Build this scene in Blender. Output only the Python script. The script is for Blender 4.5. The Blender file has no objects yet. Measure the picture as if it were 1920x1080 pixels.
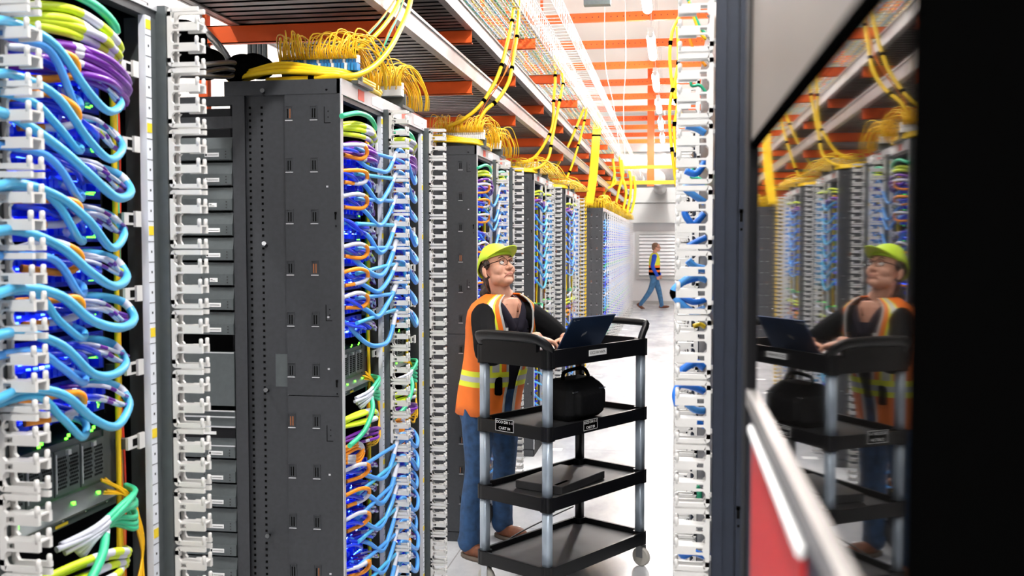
import bpy, math, random
from mathutils import Vector, Matrix
random.seed(7)
sc = bpy.context.scene
COL = sc.collection
R = math.radians
F_PX = 1867.0
CAM = Vector((0, 0, 1.76)); YAW = R(9.25); PITCH = R(2.6)
fw = Vector((-math.sin(YAW)*math.cos(PITCH), math.cos(YAW)*math.cos(PITCH), -math.sin(PITCH)))
rt = Vector((math.cos(YAW), math.sin(YAW), 0)); up = rt.cross(fw)
def P(px, py, d):            # where the thing seen there stands, at a measured depth in metres
    return CAM + fw*d + rt*((px-960)/F_PX*d) + up*(-(py-540)/F_PX*d)

# ------------------------------------------------------------------ materials
MATS = {}
def mat(name, col, rough=.5, metal=0., noise=.0, nscale=30., emit=0., spec=.5, bump=0., rn=0., coat=0., ecol=None):
    m = bpy.data.materials.new(name); m.use_nodes = True
    nt = m.node_tree; b = nt.nodes['Principled BSDF']
    b.inputs['Base Color'].default_value = (*col, 1)
    b.inputs['Roughness'].default_value = rough; b.inputs['Metallic'].default_value = metal
    b.inputs['Specular IOR Level'].default_value = spec
    b.inputs['Coat Weight'].default_value = coat
    if emit: b.inputs['Emission Color'].default_value = (*(ecol or col), 1); b.inputs['Emission Strength'].default_value = emit
    if noise or bump or rn:
        tc = nt.nodes.new('ShaderNodeTexCoord'); n = nt.nodes.new('ShaderNodeTexNoise')
        n.inputs['Scale'].default_value = nscale; n.inputs['Detail'].default_value = 4
        nt.links.new(tc.outputs['Object'], n.inputs['Vector'])
        if noise:
            r = nt.nodes.new('ShaderNodeValToRGB')
            r.color_ramp.elements[0].position = .3; r.color_ramp.elements[1].position = .7
            r.color_ramp.elements[0].color = (*[max(0, c*(1-noise)) for c in col], 1)
            r.color_ramp.elements[1].color = (*[min(1, c*(1+noise)) for c in col], 1)
            nt.links.new(n.outputs['Fac'], r.inputs['Fac']); nt.links.new(r.outputs['Color'], b.inputs['Base Color'])
        if rn:
            mr = nt.nodes.new('ShaderNodeMapRange'); mr.inputs['To Min'].default_value = max(.02, rough-rn); mr.inputs['To Max'].default_value = min(1, rough+rn)
            nt.links.new(n.outputs['Fac'], mr.inputs['Value']); nt.links.new(mr.outputs['Result'], b.inputs['Roughness'])
        if bump:
            bp = nt.nodes.new('ShaderNodeBump'); bp.inputs['Strength'].default_value = bump; bp.inputs['Distance'].default_value = .004
            nt.links.new(n.outputs['Fac'], bp.inputs['Height']); nt.links.new(bp.outputs['Normal'], b.inputs['Normal'])
    MATS[name] = m; return m
M = MATS
mat('white_plastic', (.69,.68,.665), .35, noise=.04, nscale=20)
mat('rack_grey', (.043,.046,.052), .45, .2, noise=.10, nscale=60, bump=.05)
mat('rack_grey_light', (.10,.115,.12), .4, .35, noise=.08, nscale=40)
mat('rack_black', (.006,.006,.008), .6, spec=.2)
mat('navy_metal', (.014,.020,.036), .35, .3, noise=.1)
mat('edge_silver', (.62,.63,.66), .35, .4)
mat('tape_white', (.72,.75,.82), .5)
mat('steel', (.55,.57,.6), .25, .9)
mat('black', (.0015,.0015,.0015), 1., spec=0.)
mat('slot_orange', (.30,.10,.03), .6)  # dark orange tone of a few slots
mat('hole', (.002,.002,.002), .9, spec=.1)
mat('label_white', (.85,.85,.85), .6)
mat('label_red', (.85,.12,.08), .5)
mat('label_yellow', (.85,.62,.02), .5)
mat('ink', (.03,.03,.03), .7)
mat('sky_blue', (.075,.34,.84), .38, noise=.12, nscale=9, coat=.2)
mat('cyan_blue', (.07,.42,.72), .38, noise=.12, nscale=9, coat=.2)
mat('deep_blue', (.010,.045,.80), .3, noise=.3, nscale=14, coat=.3)
mat('right_blue', (.02,.20,.80), .3, coat=.3)
mat('purple', (.16,.015,.34), .35, coat=.3)
mat('sleeve_white', (.60,.62,.72), .45)
mat('orange_cable', (.92,.30,.01), .38, noise=.1, nscale=12)
mat('orange_fibre', (.85,.20,.01), .4)
mat('green_cable', (.04,.52,.27), .38, noise=.1, nscale=12)
mat('lime_cable', (.62,.78,.02), .4)
mat('yellow_cable', (.92,.60,.01), .4, noise=.08, nscale=12)
mat('yellow_fibre', (.90,.50,.01), .4)
mat('red_cable', (.75,.05,.02), .4)
mat('black_cable', (.012,.013,.015), .35)
mat('connector_blue', (.02,.22,.55), .4)
mat('chassis_blue', (.010,.03,.50), .35, .2, noise=.4, nscale=40)
mat('led_blue', (.05,.12,1.), .4, emit=9, ecol=(.04,.12,1.))
mat('led_white', (.5,.6,1.), .4, emit=6, ecol=(.35,.5,1.))
mat('led_green', (.1,1.,.05), .4, emit=5, ecol=(.1,1.,.03))
mat('beam_orange', (.90,.11,.008), .45, noise=.06, nscale=6)
mat('tray_steel', (.42,.40,.39), .35, .6, noise=.12, nscale=8)
mat('slat_steel', (.20,.19,.185), .4, .6, noise=.3, nscale=5)
mat('wire_white', (.62,.62,.60), .4, .3)
mat('ceiling_white', (.80,.77,.73), .8)
mat('wall_white', (.78,.78,.79), .7, noise=.02, nscale=3)
mat('wall_grey', (.48,.48,.47), .6)
mat('lamp_glow', (1,1,1), .5, emit=70, ecol=(1.,.97,.93))
mat('cart_black', (.004,.004,.005), .38, spec=.3, bump=.1, nscale=300)
mat('cart_top', (.035,.035,.037), .5, noise=.35, nscale=5, bump=.15)
mat('cart_post', (.40,.47,.55), .33, .35)
mat('laptop_navy', (.035,.075,.17), .3, .7)
mat('laptop_silver', (.5,.5,.52), .35, .6)
mat('skin', (.66,.33,.225), .5, noise=.10, nscale=14)
mat('lips', (.50,.16,.13), .5)
mat('hair', (.035,.018,.014), .5, noise=.5, nscale=60, bump=.6)
mat('hair_man', (.22,.12,.07), .6, noise=.4, nscale=60)
mat('cap_lime', (.62,.86,.04), .6, noise=.05, nscale=18, bump=.1)
mat('vest_orange', (.95,.19,.01), .6, noise=.06, nscale=10, bump=.1)
mat('vest_yellow', (.85,.90,.04), .55)
mat('reflective', (.55,.55,.53), .45, .2)
mat('shirt_black', (.005,.005,.006), .85, spec=.15, noise=.3, nscale=12, bump=.3)
mat('tee_dark', (.018,.016,.026), .85, spec=.15)
mat('denim', (.015,.055,.14), .8, noise=.4, nscale=22, bump=.3)
mat('denim_light', (.06,.18,.36), .8, noise=.3, nscale=15)
mat('boot_brown', (.16,.05,.02), .6, noise=.25, nscale=30)
mat('sole', (.12,.09,.07), .8)
mat('shirt_blue', (.01,.07,.62), .7)
mat('bag_black', (.005,.005,.006), .7, spec=.3, bump=.8, nscale=40)
mat('eye_white', (.8,.78,.75), .2); mat('iris', (.05,.03,.02), .2)
mat('beige_metal', (.19,.165,.148), .55, .1, noise=.04, nscale=5)
mat('door_red', (.62,.02,.02), .4)
mat('wheel_grey', (.42,.40,.36), .5)
mat('dark_glass', (.006,.0055,.005), .028, spec=.62)
mat('beam_hole', (.015,.015,.017), .8)  # dark perforation dots of the orange beams
# lens glass
g = bpy.data.materials.new('clear_lens'); g.use_nodes = True; nt = g.node_tree; nt.nodes.clear()
o = nt.nodes.new('ShaderNodeOutputMaterial'); tr = nt.nodes.new('ShaderNodeBsdfTransparent'); gl = nt.nodes.new('ShaderNodeBsdfGlossy'); mx = nt.nodes.new('ShaderNodeMixShader')
gl.inputs['Roughness'].default_value = .05; mx.inputs['Fac'].default_value = .12
nt.links.new(tr.outputs[0], mx.inputs[1]); nt.links.new(gl.outputs[0], mx.inputs[2]); nt.links.new(mx.outputs[0], o.inputs['Surface']); M['clear_lens'] = g
# polished concrete floor
fm = mat('floor_concrete', (.55,.56,.58), .3, noise=.0)
nt = fm.node_tree; b = nt.nodes['Principled BSDF']; tc = nt.nodes.new('ShaderNodeTexCoord')
n1 = nt.nodes.new('ShaderNodeTexNoise'); n1.inputs['Scale'].default_value = 1.6; n1.inputs['Detail'].default_value = 8; n1.inputs['Roughness'].default_value = .65
mp = nt.nodes.new('ShaderNodeMapping'); mp.inputs['Scale'].default_value = (1.6,.7,1)
rp = nt.nodes.new('ShaderNodeValToRGB'); rp.color_ramp.elements[0].position=.3; rp.color_ramp.elements[0].color=(.40,.41,.43,1); rp.color_ramp.elements[1].position=.72; rp.color_ramp.elements[1].color=(.66,.665,.68,1)
br = nt.nodes.new('ShaderNodeTexBrick'); br.offset = 0; br.inputs['Color1'].default_value=(1,1,1,1); br.inputs['Color2'].default_value=(1,1,1,1); br.inputs['Mortar'].default_value=(.62,.6,.57,1)
br.inputs['Scale'].default_value = 1; br.inputs['Brick Width'].default_value=1.2; br.inputs['Row Height'].default_value=1.2; br.inputs['Mortar Size'].default_value=.004
mm = nt.nodes.new('ShaderNodeMix'); mm.data_type='RGBA'; mm.blend_type='MULTIPLY'; mm.inputs[0].default_value=1
nt.links.new(tc.outputs['Object'], mp.inputs[0]); nt.links.new(mp.outputs[0], n1.inputs['Vector']); nt.links.new(n1.outputs['Fac'], rp.inputs[0])
nt.links.new(tc.outputs['Object'], br.inputs['Vector']); nt.links.new(rp.outputs[0], mm.inputs[6]); nt.links.new(br.outputs['Color'], mm.inputs[7]); nt.links.new(mm.outputs[2], b.inputs['Base Color'])
mr = nt.nodes.new('ShaderNodeMapRange'); mr.inputs['To Min'].default_value=.20; mr.inputs['To Max'].default_value=.30
nt.links.new(n1.outputs['Fac'], mr.inputs['Value']); nt.links.new(mr.outputs['Result'], b.inputs['Roughness'])

# ------------------------------------------------------------------ mesh tools
def frames(pts):
    n = len(pts); out = []; T0 = None; N = None
    for i in range(n):
        a = pts[max(0,i-1)]; c = pts[min(n-1,i+1)]; T = (c-a)
        T = T.normalized() if T.length > 1e-9 else Vector((0,0,1))
        if N is None:
            ref = Vector((0,0,1)) if abs(T.z) < .9 else Vector((1,0,0)); N = (ref - T*ref.dot(T)).normalized()
        else:
            N = (N - T*N.dot(T)); N = N.normalized() if N.length > 1e-6 else Vector((1,0,0))
        out.append((T, N, T.cross(N)))
    return out
def smooth(pts, k=5):
    pts = [Vector(p) for p in pts]; n = len(pts); out = []
    if n < 3: return pts
    for i in range(n-1):
        p0 = pts[max(0,i-1)]; p1 = pts[i]; p2 = pts[i+1]; p3 = pts[min(n-1,i+2)]
        for j in range(k):
            t = j/k
            out.append(.5*((2*p1) + (p2-p0)*t + (2*p0-5*p1+4*p2-p3)*t*t + (3*p1-p0-3*p2+p3)*t**3))
    out.append(pts[-1]); return out
class MB:
    def __init__(s): s.v=[]; s.f=[]; s.m=[]; s.sm=[]
    def face(s, idx, m=0, sm=False): s.f.append(idx); s.m.append(m); s.sm.append(sm)
    def box(s, x0,x1,y0,y1,z0,z1, m=0, T=None, c=0):
        if c <= 0:
            vs = [Vector(p) for p in ((x0,y0,z0),(x1,y0,z0),(x1,y1,z0),(x0,y1,z0),(x0,y0,z1),(x1,y0,z1),(x1,y1,z1),(x0,y1,z1))]
            if T: vs = [T @ v for v in vs]
            b = len(s.v); s.v += vs
            for q in ((0,3,2,1),(4,5,6,7),(0,1,5,4),(1,2,6,5),(2,3,7,6),(3,0,4,7)): s.face([b+i for i in q], m)
            return s
        rs = []                                            # chamfered box: four rings
        for z, e in ((z0,c),(z0+c,0),(z1-c,0),(z1,c)):
            X0,X1,Y0,Y1 = x0+e,x1-e,y0+e,y1-e; k = c if e == 0 else c*.4
            rs.append([(X0+k,Y0,z),(X1-k,Y0,z),(X1,Y0+k,z),(X1,Y1-k,z),(X1-k,Y1,z),(X0+k,Y1,z),(X0,Y1-k,z),(X0,Y0+k,z)])
        b = len(s.v)
        for r_ in rs:
            for p in r_: s.v.append(T @ Vector(p) if T else Vector(p))
        for j in range(3):
            for i in range(8): s.face([b+j*8+i, b+j*8+(i+1)%8, b+j*8+8+(i+1)%8, b+j*8+8+i], m)
        s.face([b+i for i in reversed(range(8))], m); s.face([b+24+i for i in range(8)], m)
        return s
    def tube(s, pts, r, n=8, m=0, cap=True, ell=None, bands=None):
        pts = [Vector(p) for p in pts]; fr = frames(pts); b = len(s.v); N_ = len(pts)
        for i,(p,(T,N,B)) in enumerate(zip(pts, fr)):
            rr = r[i] if isinstance(r,(list,tuple)) else r
            ra, rb = (rr, rr) if not isinstance(rr, tuple) else rr
            for k in range(n):
                a = 2*math.pi*k/n; s.v.append(p + N*math.cos(a)*ra + B*math.sin(a)*rb)
        for i in range(N_-1):
            mi = m
            if bands:
                t = i/(N_-1)
                for lo,hi,bm in bands:
                    if lo <= t < hi: mi = bm
            for k in range(n): s.face([b+i*n+k, b+i*n+(k+1)%n, b+(i+1)*n+(k+1)%n, b+(i+1)*n+k], mi, True)
        if cap:
            s.face([b+k for k in reversed(range(n))], bands[0][2] if bands and bands[0][0]==0 else m); s.face([b+(N_-1)*n+k for k in range(n)], mi)
        return s
    def cyl(s, p0, p1, r, n=12, m=0, r1=None):
        return s.tube([p0, p1], [r, r if r1 is None else r1], n, m)
    def rings(s, rs, m=0, cap=True, sm=True, closed=True):  # list of rings of points
        b = len(s.v); n = len(rs[0])
        for r_ in rs: s.v += [Vector(p) for p in r_]
        for j in range(len(rs)-1):
            for i in range(n if closed else n-1):
                mi = m(i,j) if callable(m) else m
                s.face([b+j*n+i, b+j*n+(i+1)%n, b+(j+1)*n+(i+1)%n, b+(j+1)*n+i], mi, sm)
        if cap and closed:
            s.face([b+i for i in reversed(range(n))], 0, sm); s.face([b+(len(rs)-1)*n+i for i in range(n)], 0, sm)
        return s
    def ball(s, c, rx, ry=None, rz=None, m=0, T=None, nu=16, nv=10):
        ry = ry or rx; rz = rz or rx; c = Vector(c); rs = []
        for j in range(1, nv):
            ph = -math.pi/2 + math.pi*j/nv
            ring = []
            for i in range(nu):
                a = 2*math.pi*i/nu; p = Vector((rx*math.cos(a)*math.cos(ph), ry*math.sin(a)*math.cos(ph), rz*math.sin(ph)))
                if T: p = T @ p
                ring.append(c+p)
            rs.append(ring)
        return s.rings(rs, m)
    def prism(s, poly, y0, y1, m=0, axis='y', T=None):     # poly of (a,b) extruded along an axis
        n = len(poly); b = len(s.v)
        for y in (y0,y1):
            for (a,c) in poly:
                p = {'y':(a,y,c),'x':(y,a,c),'z':(a,c,y)}[axis]; p = Vector(p); s.v.append(T @ p if T else p)
        for i in range(n): s.face([b+i, b+(i+1)%n, b+n+(i+1)%n, b+n+i], m)
        s.face([b+i for i in reversed(range(n))], m); s.face([b+n+i for i in range(n)], m)
        return s
    def mesh(s, name, mats):
        me = bpy.data.meshes.new(name); me.from_pydata([tuple(v) for v in s.v], [], s.f)
        for mm_ in (mats if isinstance(mats,(list,tuple)) else [mats]): me.materials.append(M[mm_])
        me.polygons.foreach_set('material_index', s.m); me.polygons.foreach_set('use_smooth', s.sm); me.update()
        return me
    def build(s, name, mats, parent=None, loc=None):
        o = bpy.data.objects.new(name, s.mesh(name, mats)); COL.objects.link(o)
        if parent is not None: o.parent = parent
        if loc is not None: o.location = loc
        return o
def inst(name, me, parent=None, loc=(0,0,0), rz=0):
    o = bpy.data.objects.new(name, me); COL.objects.link(o); o.location = loc; o.rotation_euler = (0,0,rz)
    if parent is not None: o.parent = parent
    return o
def tag(o, label, cat, group=None, kind=None):
    o['label'] = label; o['category'] = cat
    if group: o['group'] = group
    if kind: o['kind'] = kind
    return o
def empty(name, loc, label, cat, group=None, rz=0):
    o = bpy.data.objects.new(name, None); COL.objects.link(o); o.location = loc; o.rotation_euler = (0,0,rz); o.empty_display_size = .1
    return tag(o, label, cat, group)
def struct(o): o['kind'] = 'structure'; return o
def remesh(o, vox, it=4):
    r_ = o.modifiers.new('skin', 'REMESH'); r_.mode = 'VOXEL'; r_.voxel_size = vox; r_.use_smooth_shade = True
    if it: s_ = o.modifiers.new('soft', 'SMOOTH'); s_.iterations = it; s_.factor = .5
def text(s, size, mname, parent, mtx, name='lettering', ext=.0003):
    cu = bpy.data.curves.new(name, 'FONT'); cu.body = s; cu.size = size; cu.align_x = 'CENTER'; cu.align_y = 'CENTER'; cu.extrude = ext
    cu.materials.append(M[mname]); tmp = bpy.data.objects.new('tmp_text', cu); COL.objects.link(tmp); bpy.context.view_layer.update()
    me = bpy.data.meshes.new_from_object(tmp.evaluated_get(bpy.context.evaluated_depsgraph_get())); bpy.data.objects.remove(tmp)
    o = bpy.data.objects.new(name, me); COL.objects.link(o); o.parent = parent; o.matrix_local = mtx; return o
ORD = ['topmost','second','third','fourth','fifth','sixth','seventh','eighth','ninth','tenth','eleventh','twelfth','thirteenth','fourteenth','fifteenth','sixteenth','seventeenth','eighteenth']
def nth(i): return ORD[i] if i else 'topmost'
def jit(a): return random.uniform(-a, a)

# ------------------------------------------------------------------ camera
cam = bpy.data.cameras.new('camera'); co = bpy.data.objects.new('camera', cam); COL.objects.link(co)
co.location = CAM; co.rotation_euler = (math.pi/2-PITCH, 0, YAW); cam.sensor_width = 36; cam.lens = F_PX/1920*36
cam.clip_start = .02; cam.clip_end = 200
cam.dof.use_dof = True; cam.dof.focus_distance = 4.6; cam.dof.aperture_fstop = 7.0
sc.camera = co

# ------------------------------------------------------------------ the hall
struct(MB().box(-9,9,-8,34,-.1,0).build('floor','floor_concrete'))
struct(MB().box(-9,9,-8,34,5.4,5.5).build('ceiling','ceiling_white'))
struct(MB().box(-9,9,28.9,29.1,0,2.33).build('wall_back','wall_white'))
struct(MB().box(-9,9,28.6,28.9,2.33,5.4).box(-9,9,28.55,28.62,2.9,2.98).build('wall_back_upper','wall_grey'))
struct(MB().box(-9,9,-8.1,-8,0,5.4).build('wall_front','wall_white'))
struct(MB().box(-9.1,-9,-8,29,0,5.4).build('wall_left','wall_white'))
struct(MB().box(9,9.1,-8,29,0,5.4).build('wall_right','wall_white'))
struct(MB().box(-9,9,28.85,28.9,0,.09).build('baseboard_back','wall_grey'))
cw = MB().box(-4.05,-4,3.,16,0,4.6)
for i in range(100): cw.box(-4.0,-3.985,3.1+i*.13,3.115+i*.13,0,4.6)
struct(cw.build('wall_containment','ceiling_white'))
# louvred vent in the back wall
lv = empty('louvre_vent', (0,28.85,0), 'white louvred vent grille set in the far end wall behind the walking man', 'vent')
xa = P(1193,480,28.9).x; xb = xa+3.2
MB().box(xa,xb,-.06,.0,.72,.80).box(xa,xb,-.06,0,2.0,2.08).box(xa,xa+.09,-.06,0,.80,2.0).box(xb-.09,xb,-.06,0,.80,2.0).build('frame','wall_grey',lv)
s_ = MB()
for i in range(12):
    z = .83+i*.1; s_.prism([(-.055,z),(-.045,z-.01),(.0,z+.07),(-.01,z+.08)], xa+.09, xb-.09, axis='x')
s_.build('louvres','wall_white',lv)

# ------------------------------------------------------------------ vertical cable managers
U = .1334
def ring_unit(rear=True):
    mb = MB(); th = .0075
    for k,y in enumerate((0,.030)):
        mb.box(0,.0085,y,y+th,.010,U-.012)                     # spine
        for (zz0,zz1,top) in ((.001,.010,False),(U-.013,U-.003,True)):
            mb.prism([(0.008,zz0),(.072,zz0),(.072,zz1),(.010,zz1)] if not top else [(.010,zz0),(.072,zz0),(.072,zz1),(.008,zz1)], y, y+th)
        mb.prism([(0,.010),(.0025,.004),(.008,.001),(.013,.010),(.0095,.016),(.0085,.02),(0,.02)], y, y+th)
        mb.prism([(0,U-.022),(.0085,U-.022),(.0095,U-.018),(.013,U-.013),(.008,U-.003),(.0025,U-.006),(0,U-.013)], y, y+th)
        for q in (1,2):
            zc = q*U/3 + .000; z0, z1 = zc-.010, zc+.008
            if k == 0: # front finger with its square window
                mb.box(.0085,.0135,y,y+th,z0,z1).box(.0275,.072,y,y+th,z0,z1).box(.0135,.0275,y,y+th,z0,z0+.004).box(.0135,.0275,y,y+th,z1-.004,z1)
                mb.box(.0085,.072,y+th,y+.03,z1-.003,z1)
            else: mb.box(.034,.072,y,y+th,z0,z1)
            mb.prism([(.0085,z1),(.014,z1),(.0085,z1+.006)], y, y+th); mb.prism([(.0085,z0),(.0085,z0-.006),(.014,z0)], y, y+th)
        for zz in (.004, U/3+.004, 2*U/3+.004):
            mb.tube([(.0675,y+th/2,zz),(.0675,y+th/2,zz+.016),(.0675,y+th/2,zz+.0185)],[.0046,.0046,.003],8)
    mb.box(-.004,.004,.012,.024,.02,.028).box(-.004,.004,.012,.024,U-.03,U-.022)
    mb.box(0,.006,.0075,.030,.04,.052).box(0,.006,.0075,.030,.085,.097)
    return mb
ring_me = ring_unit().mesh('ring_section','white_plastic')
rm = ring_unit()
for v in rm.v: v.x = -v.x
rm.f = [list(reversed(f)) for f in rm.f]; ring_mir = rm.mesh('ring_section','white_plastic')
def column_mesh(mir, name, mats='white_plastic'):
    mb = MB(); src = ring_unit()
    for k in range(17):
        b = len(mb.v)
        for v in src.v: mb.v.append(Vector((-v.x if mir else v.x, v.y, v.z+k*U)))
        for f,mi,s in zip(src.f,src.m,src.sm): mb.face([b+i for i in (reversed(f) if mir else f)], mi, s)
    return mb.mesh(name, mats)
colL = column_mesh(False,'cable_manager'); colR = column_mesh(True,'cable_manager'); colY = column_mesh(False,'cable_manager','yellow_cable')
MZ = 2.28-17*U
def manager(Y, label, left=True, near=True, group='white vertical cable managers on the rack fronts', X=None):
    X = (-1.105 if left else .078) if X is None else X
    if near:
        o = empty('cable_manager', (X,Y,MZ), label, 'cable manager', group)
        for k in range(17): inst('ring_section', ring_me if left else ring_mir, o, (0,0,k*U))
        b = MB()
        if left: b.box(-.025,-.002,-.004,.04,0,17*U)
        else: b.box(.006,.025,.004,.04,0,17*U)
        b.build('backing_channel','rack_grey_light' if left else 'navy_metal',o)
    else:
        o = inst('cable_manager', colL if left else colR, None, (X,Y,MZ)); tag(o, label, 'cable manager', group)
    return o

# ------------------------------------------------------------------ rack blocks
XF = -1.13; HT = 2.32
BLOCKS = [(.918,'nearest rack',.56),(3.29,'slotted rack',.50),(5.67,'rack behind the woman',.50),
          (8.05,'third block',.50),(10.43,'fourth block',.50)]
FARB = [(16.0,'the block beyond the gap'),(18.4,'the second block beyond the gap'),(20.8,'the third block beyond the gap'),(23.2,'the last block by the end wall')]
def slots_mesh(Zt):
    pass
def rack(Y0, y1, label, first, detail=True):
    r_ = empty('network_rack', (XF,Y0,0), label, 'rack', 'network racks along the aisle')
    W = y1-Y0; D = .415
    fr = MB()
    if first: fr.box(-.20,0,0,.012,.10,HT)                                   # slotted side panel
    (fr if first else MB()).box(-.2,-.2,0,0,.1,.1)
    if first:
        sp = MB().box(-.20,-.012,-.002,.012,.06,1.226).box(-.20,-.012,-.002,.012,1.229,HT-.05).box(-.012,.0,-.004,.012,.06,HT-.0).box(-.20,0,-.004,.012,HT-.05,HT-.0)
        sp.box(-.196,-.004,0,.012,0.0,.055)
        d = sp
        for i in range(13):
            z = 2.206-i*.1778
            if z < .12: break
            for x in (-.185,-.0956):
                # pressed frame with two slots; silver bottom lip is a painted highlight
                d.box(x-.0135,x+.0135,-.0045,-.002,z-.026,z-.023,1).box(x-.0135,x+.0135,-.0045,-.002,z+.023,z+.0255,0)
                d.box(x-.0135,x-.0115,-.004,-.002,z-.023,z+.023,0).box(x+.0115,x+.0135,-.004,-.002,z-.023,z+.023,0)
                d.box(x-.006,x-.0025,-.0035,-.002,z-.017,z+.015,3 if (i*3+int(x*100))%7==0 else 2).box(x+.0025,x+.006,-.0035,-.002,z-.017,z+.015,3 if (i+int(x*100))%6==0 else 2)
        for z in (2.28,1.95,1.5,1.32,.95,.6): d.box(-.052,-.045,-.004,-.002,z,z+.006,1)
        for z in (2.2,1.52,1.1): 
            d.box(-.058,-.035,-.003,-.002,z-.03,z-.028,2).box(-.058,-.056,-.003,-.002,z-.028,z+.026,2).box(-.045,-.042,-.003,-.002,z-.012,z-.008,2).box(-.045,-.042,-.003,-.002,z+.008,z+.012,2)
        for z in (1.85,1.27,.52): d.box(-.022,-.017,-.0055,-.004,z-.010,z+.010,2).box(-.023,-.015,-.0055,-.004,z+.008,z+.016,2).box(-.02,-.016,-.0055,-.004,z-.035,z-.03,2)
        d.build('side_panel',['rack_grey','edge_silver','hole','slot_orange'],r_)
        MB().box(.0,.003,-.004,.018,.06,HT).build('edge_strip','edge_silver',r_)
        # recessed perforated post with its bolts, then the inner flange
        pp = MB().box(-.347,-.200,.016,.026,.06,HT-.05).box(-.352,-.347,.0,.045,.06,HT-.05).box(-.392,-.347,-.002,.006,.06,HT-.05).box(-.42,-.20,-.004,.02,HT-.05,HT)
        for z in [.09+i*.02225 for i in range(97)]:
            pp.box(-.3385,-.331,.0145,.016,z,z+.008,1).box(-.295,-.2875,.0145,.016,z,z+.008,1)
            pp.box(-.2055,-.2035,.0145,.016,z,z+.005,2)
        pp.box(-.2,-.198,.012,.036,.06,HT-.06,0)
        pp.build('perforated_post',['rack_grey','hole','edge_silver'],r_)
        for z in (2.27,1.745,1.235,.72): 
            MB().tube([(-.285,.034,z),(-.272,-.022,z+.012)],.006,8).tube([(-.272,-.022,z+.012),(-.271,-.026,z+.013)],.008,8,1).build('bolt',['rack_black','steel'],r_)
    # posts, top, base, inside
    MB().box(-D,0,.012,W,HT-.008,HT).box(-.03,0,.012,W,HT-.07,HT-.008).build('top_panel','rack_grey',r_)
    h = MB().box(0,.004,.0,W,HT-.052,HT+.002)
    h.build('header_beam','edge_silver',r_)
    MB().box(.004,.0052,W*.32,W*.32+.07,HT-.045,HT-.008).build('red_sticker','label_red',r_)
    MB().box(.004,.0052,W*.62,W*.62+.13,HT-.042,HT-.012).build('paper_sticker','label_white',r_)
    MB().box(-D,0,.012,W,0,.11).build('plinth','rack_black',r_)
    MB().box(-D,-.30,.03,W,.11,HT-.008).box(-.30,-.02,.028,.036,.11,HT-.008).box(-.30,-.02,W-.012,W,.11,HT-.008).build('inner_shell','rack_black',r_)
    MB().box(-.06,0,W-.075,W,.1,HT-.07).box(0,.002,W-.075,W-.06,.1,HT-.07).build('post','rack_grey_light',r_)
    rl = MB().box(-.012,.004,W-.100,W-.077,.1,HT-.07)
    for i in range(49):
        z = .14+i*.0445
        if i%5==2: rl.box(.004,.005,W-.098,W-.079,z-.010,z+.010,1)
        rl.box(.004,.0046,W-.100,W-.077,z+.02,z+.0212,2)
        rl.box(.004,.0048,W-.090,W-.086,z-.004,z+.001,2)
    rl.build('tape_rail',['tape_white','label_yellow','ink'],r_)
    return r_

# --- switch gear (shared meshes), local x out to the aisle, y along, z up
def card_mesh(seed, W=.36):
    rnd = random.Random(seed); mb = MB().box(-.10,0,0,W,0,.078,0)
    mb.box(0,.004,W*.80,W*.97,.004,.074,0)
    for i in range(16):
        y = .012+i*.0175
        for z in (.012,.045):
            L = rnd.uniform(.018,.05)
            mb.box(0,L,y,y+.012,z,z+.016,1)
            if rnd.random()<.55: mb.box(L*.4,L*.4+.004,y+.001,y+.010,z+.016,z+.0195,2 if rnd.random()<.8 else 3)
    for i in range(5): mb.box(.004,.0062,W*.83+rnd.random()*.03,W*.83+.006+rnd.random()*.03,.008+i*.004,.011+i*.004,4)
    for i in range(4): mb.box(.004,.006,W*.02+i*.07,W*.02+i*.07+.01,.036,.040,2)
    return mb.mesh('line_card',['chassis_blue','deep_blue','led_blue','led_white','led_green'])
cards = [card_mesh(i) for i in range(4)]
def fan_mesh():
    mb = MB().box(0,.006,0,.082,0,.088,0)
    for k in (0,1):
        cy = .022+k*.038
        for a in range(5):
            for b in range(9): 
                yy = cy-.013+a*.0058+(b%2)*.0029; zz = .012+b*.0072
                mb.box(.006,.0064,yy,yy+.0040,zz,zz+.0048,1)
    mb.box(.006,.0075,.003,.006,0.006,.082,2).box(.006,.012,.036,.046,.076,.086,2)
    return mb.mesh('fan_module',['rack_grey_light','hole','edge_silver'])
fan_me = fan_mesh()
def chassis(Yb, z, n, label):
    c = empty('modular_switch', (XF-.055,Yb+.025,z), label, 'network switch', 'blue lit modular switches in the racks')
    for k in range(n): inst('line_card', cards[(k+int(Yb*7))%4], c, (0,0,k*.088))
    MB().box(-.2,-.1,-.005,.37,-.01,n*.088).box(-.1,-.002,-.005,0,-.01,n*.088).box(-.1,-.002,.362,.37,-.01,n*.088).build('chassis_body','rack_black',c)
    return c
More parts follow.
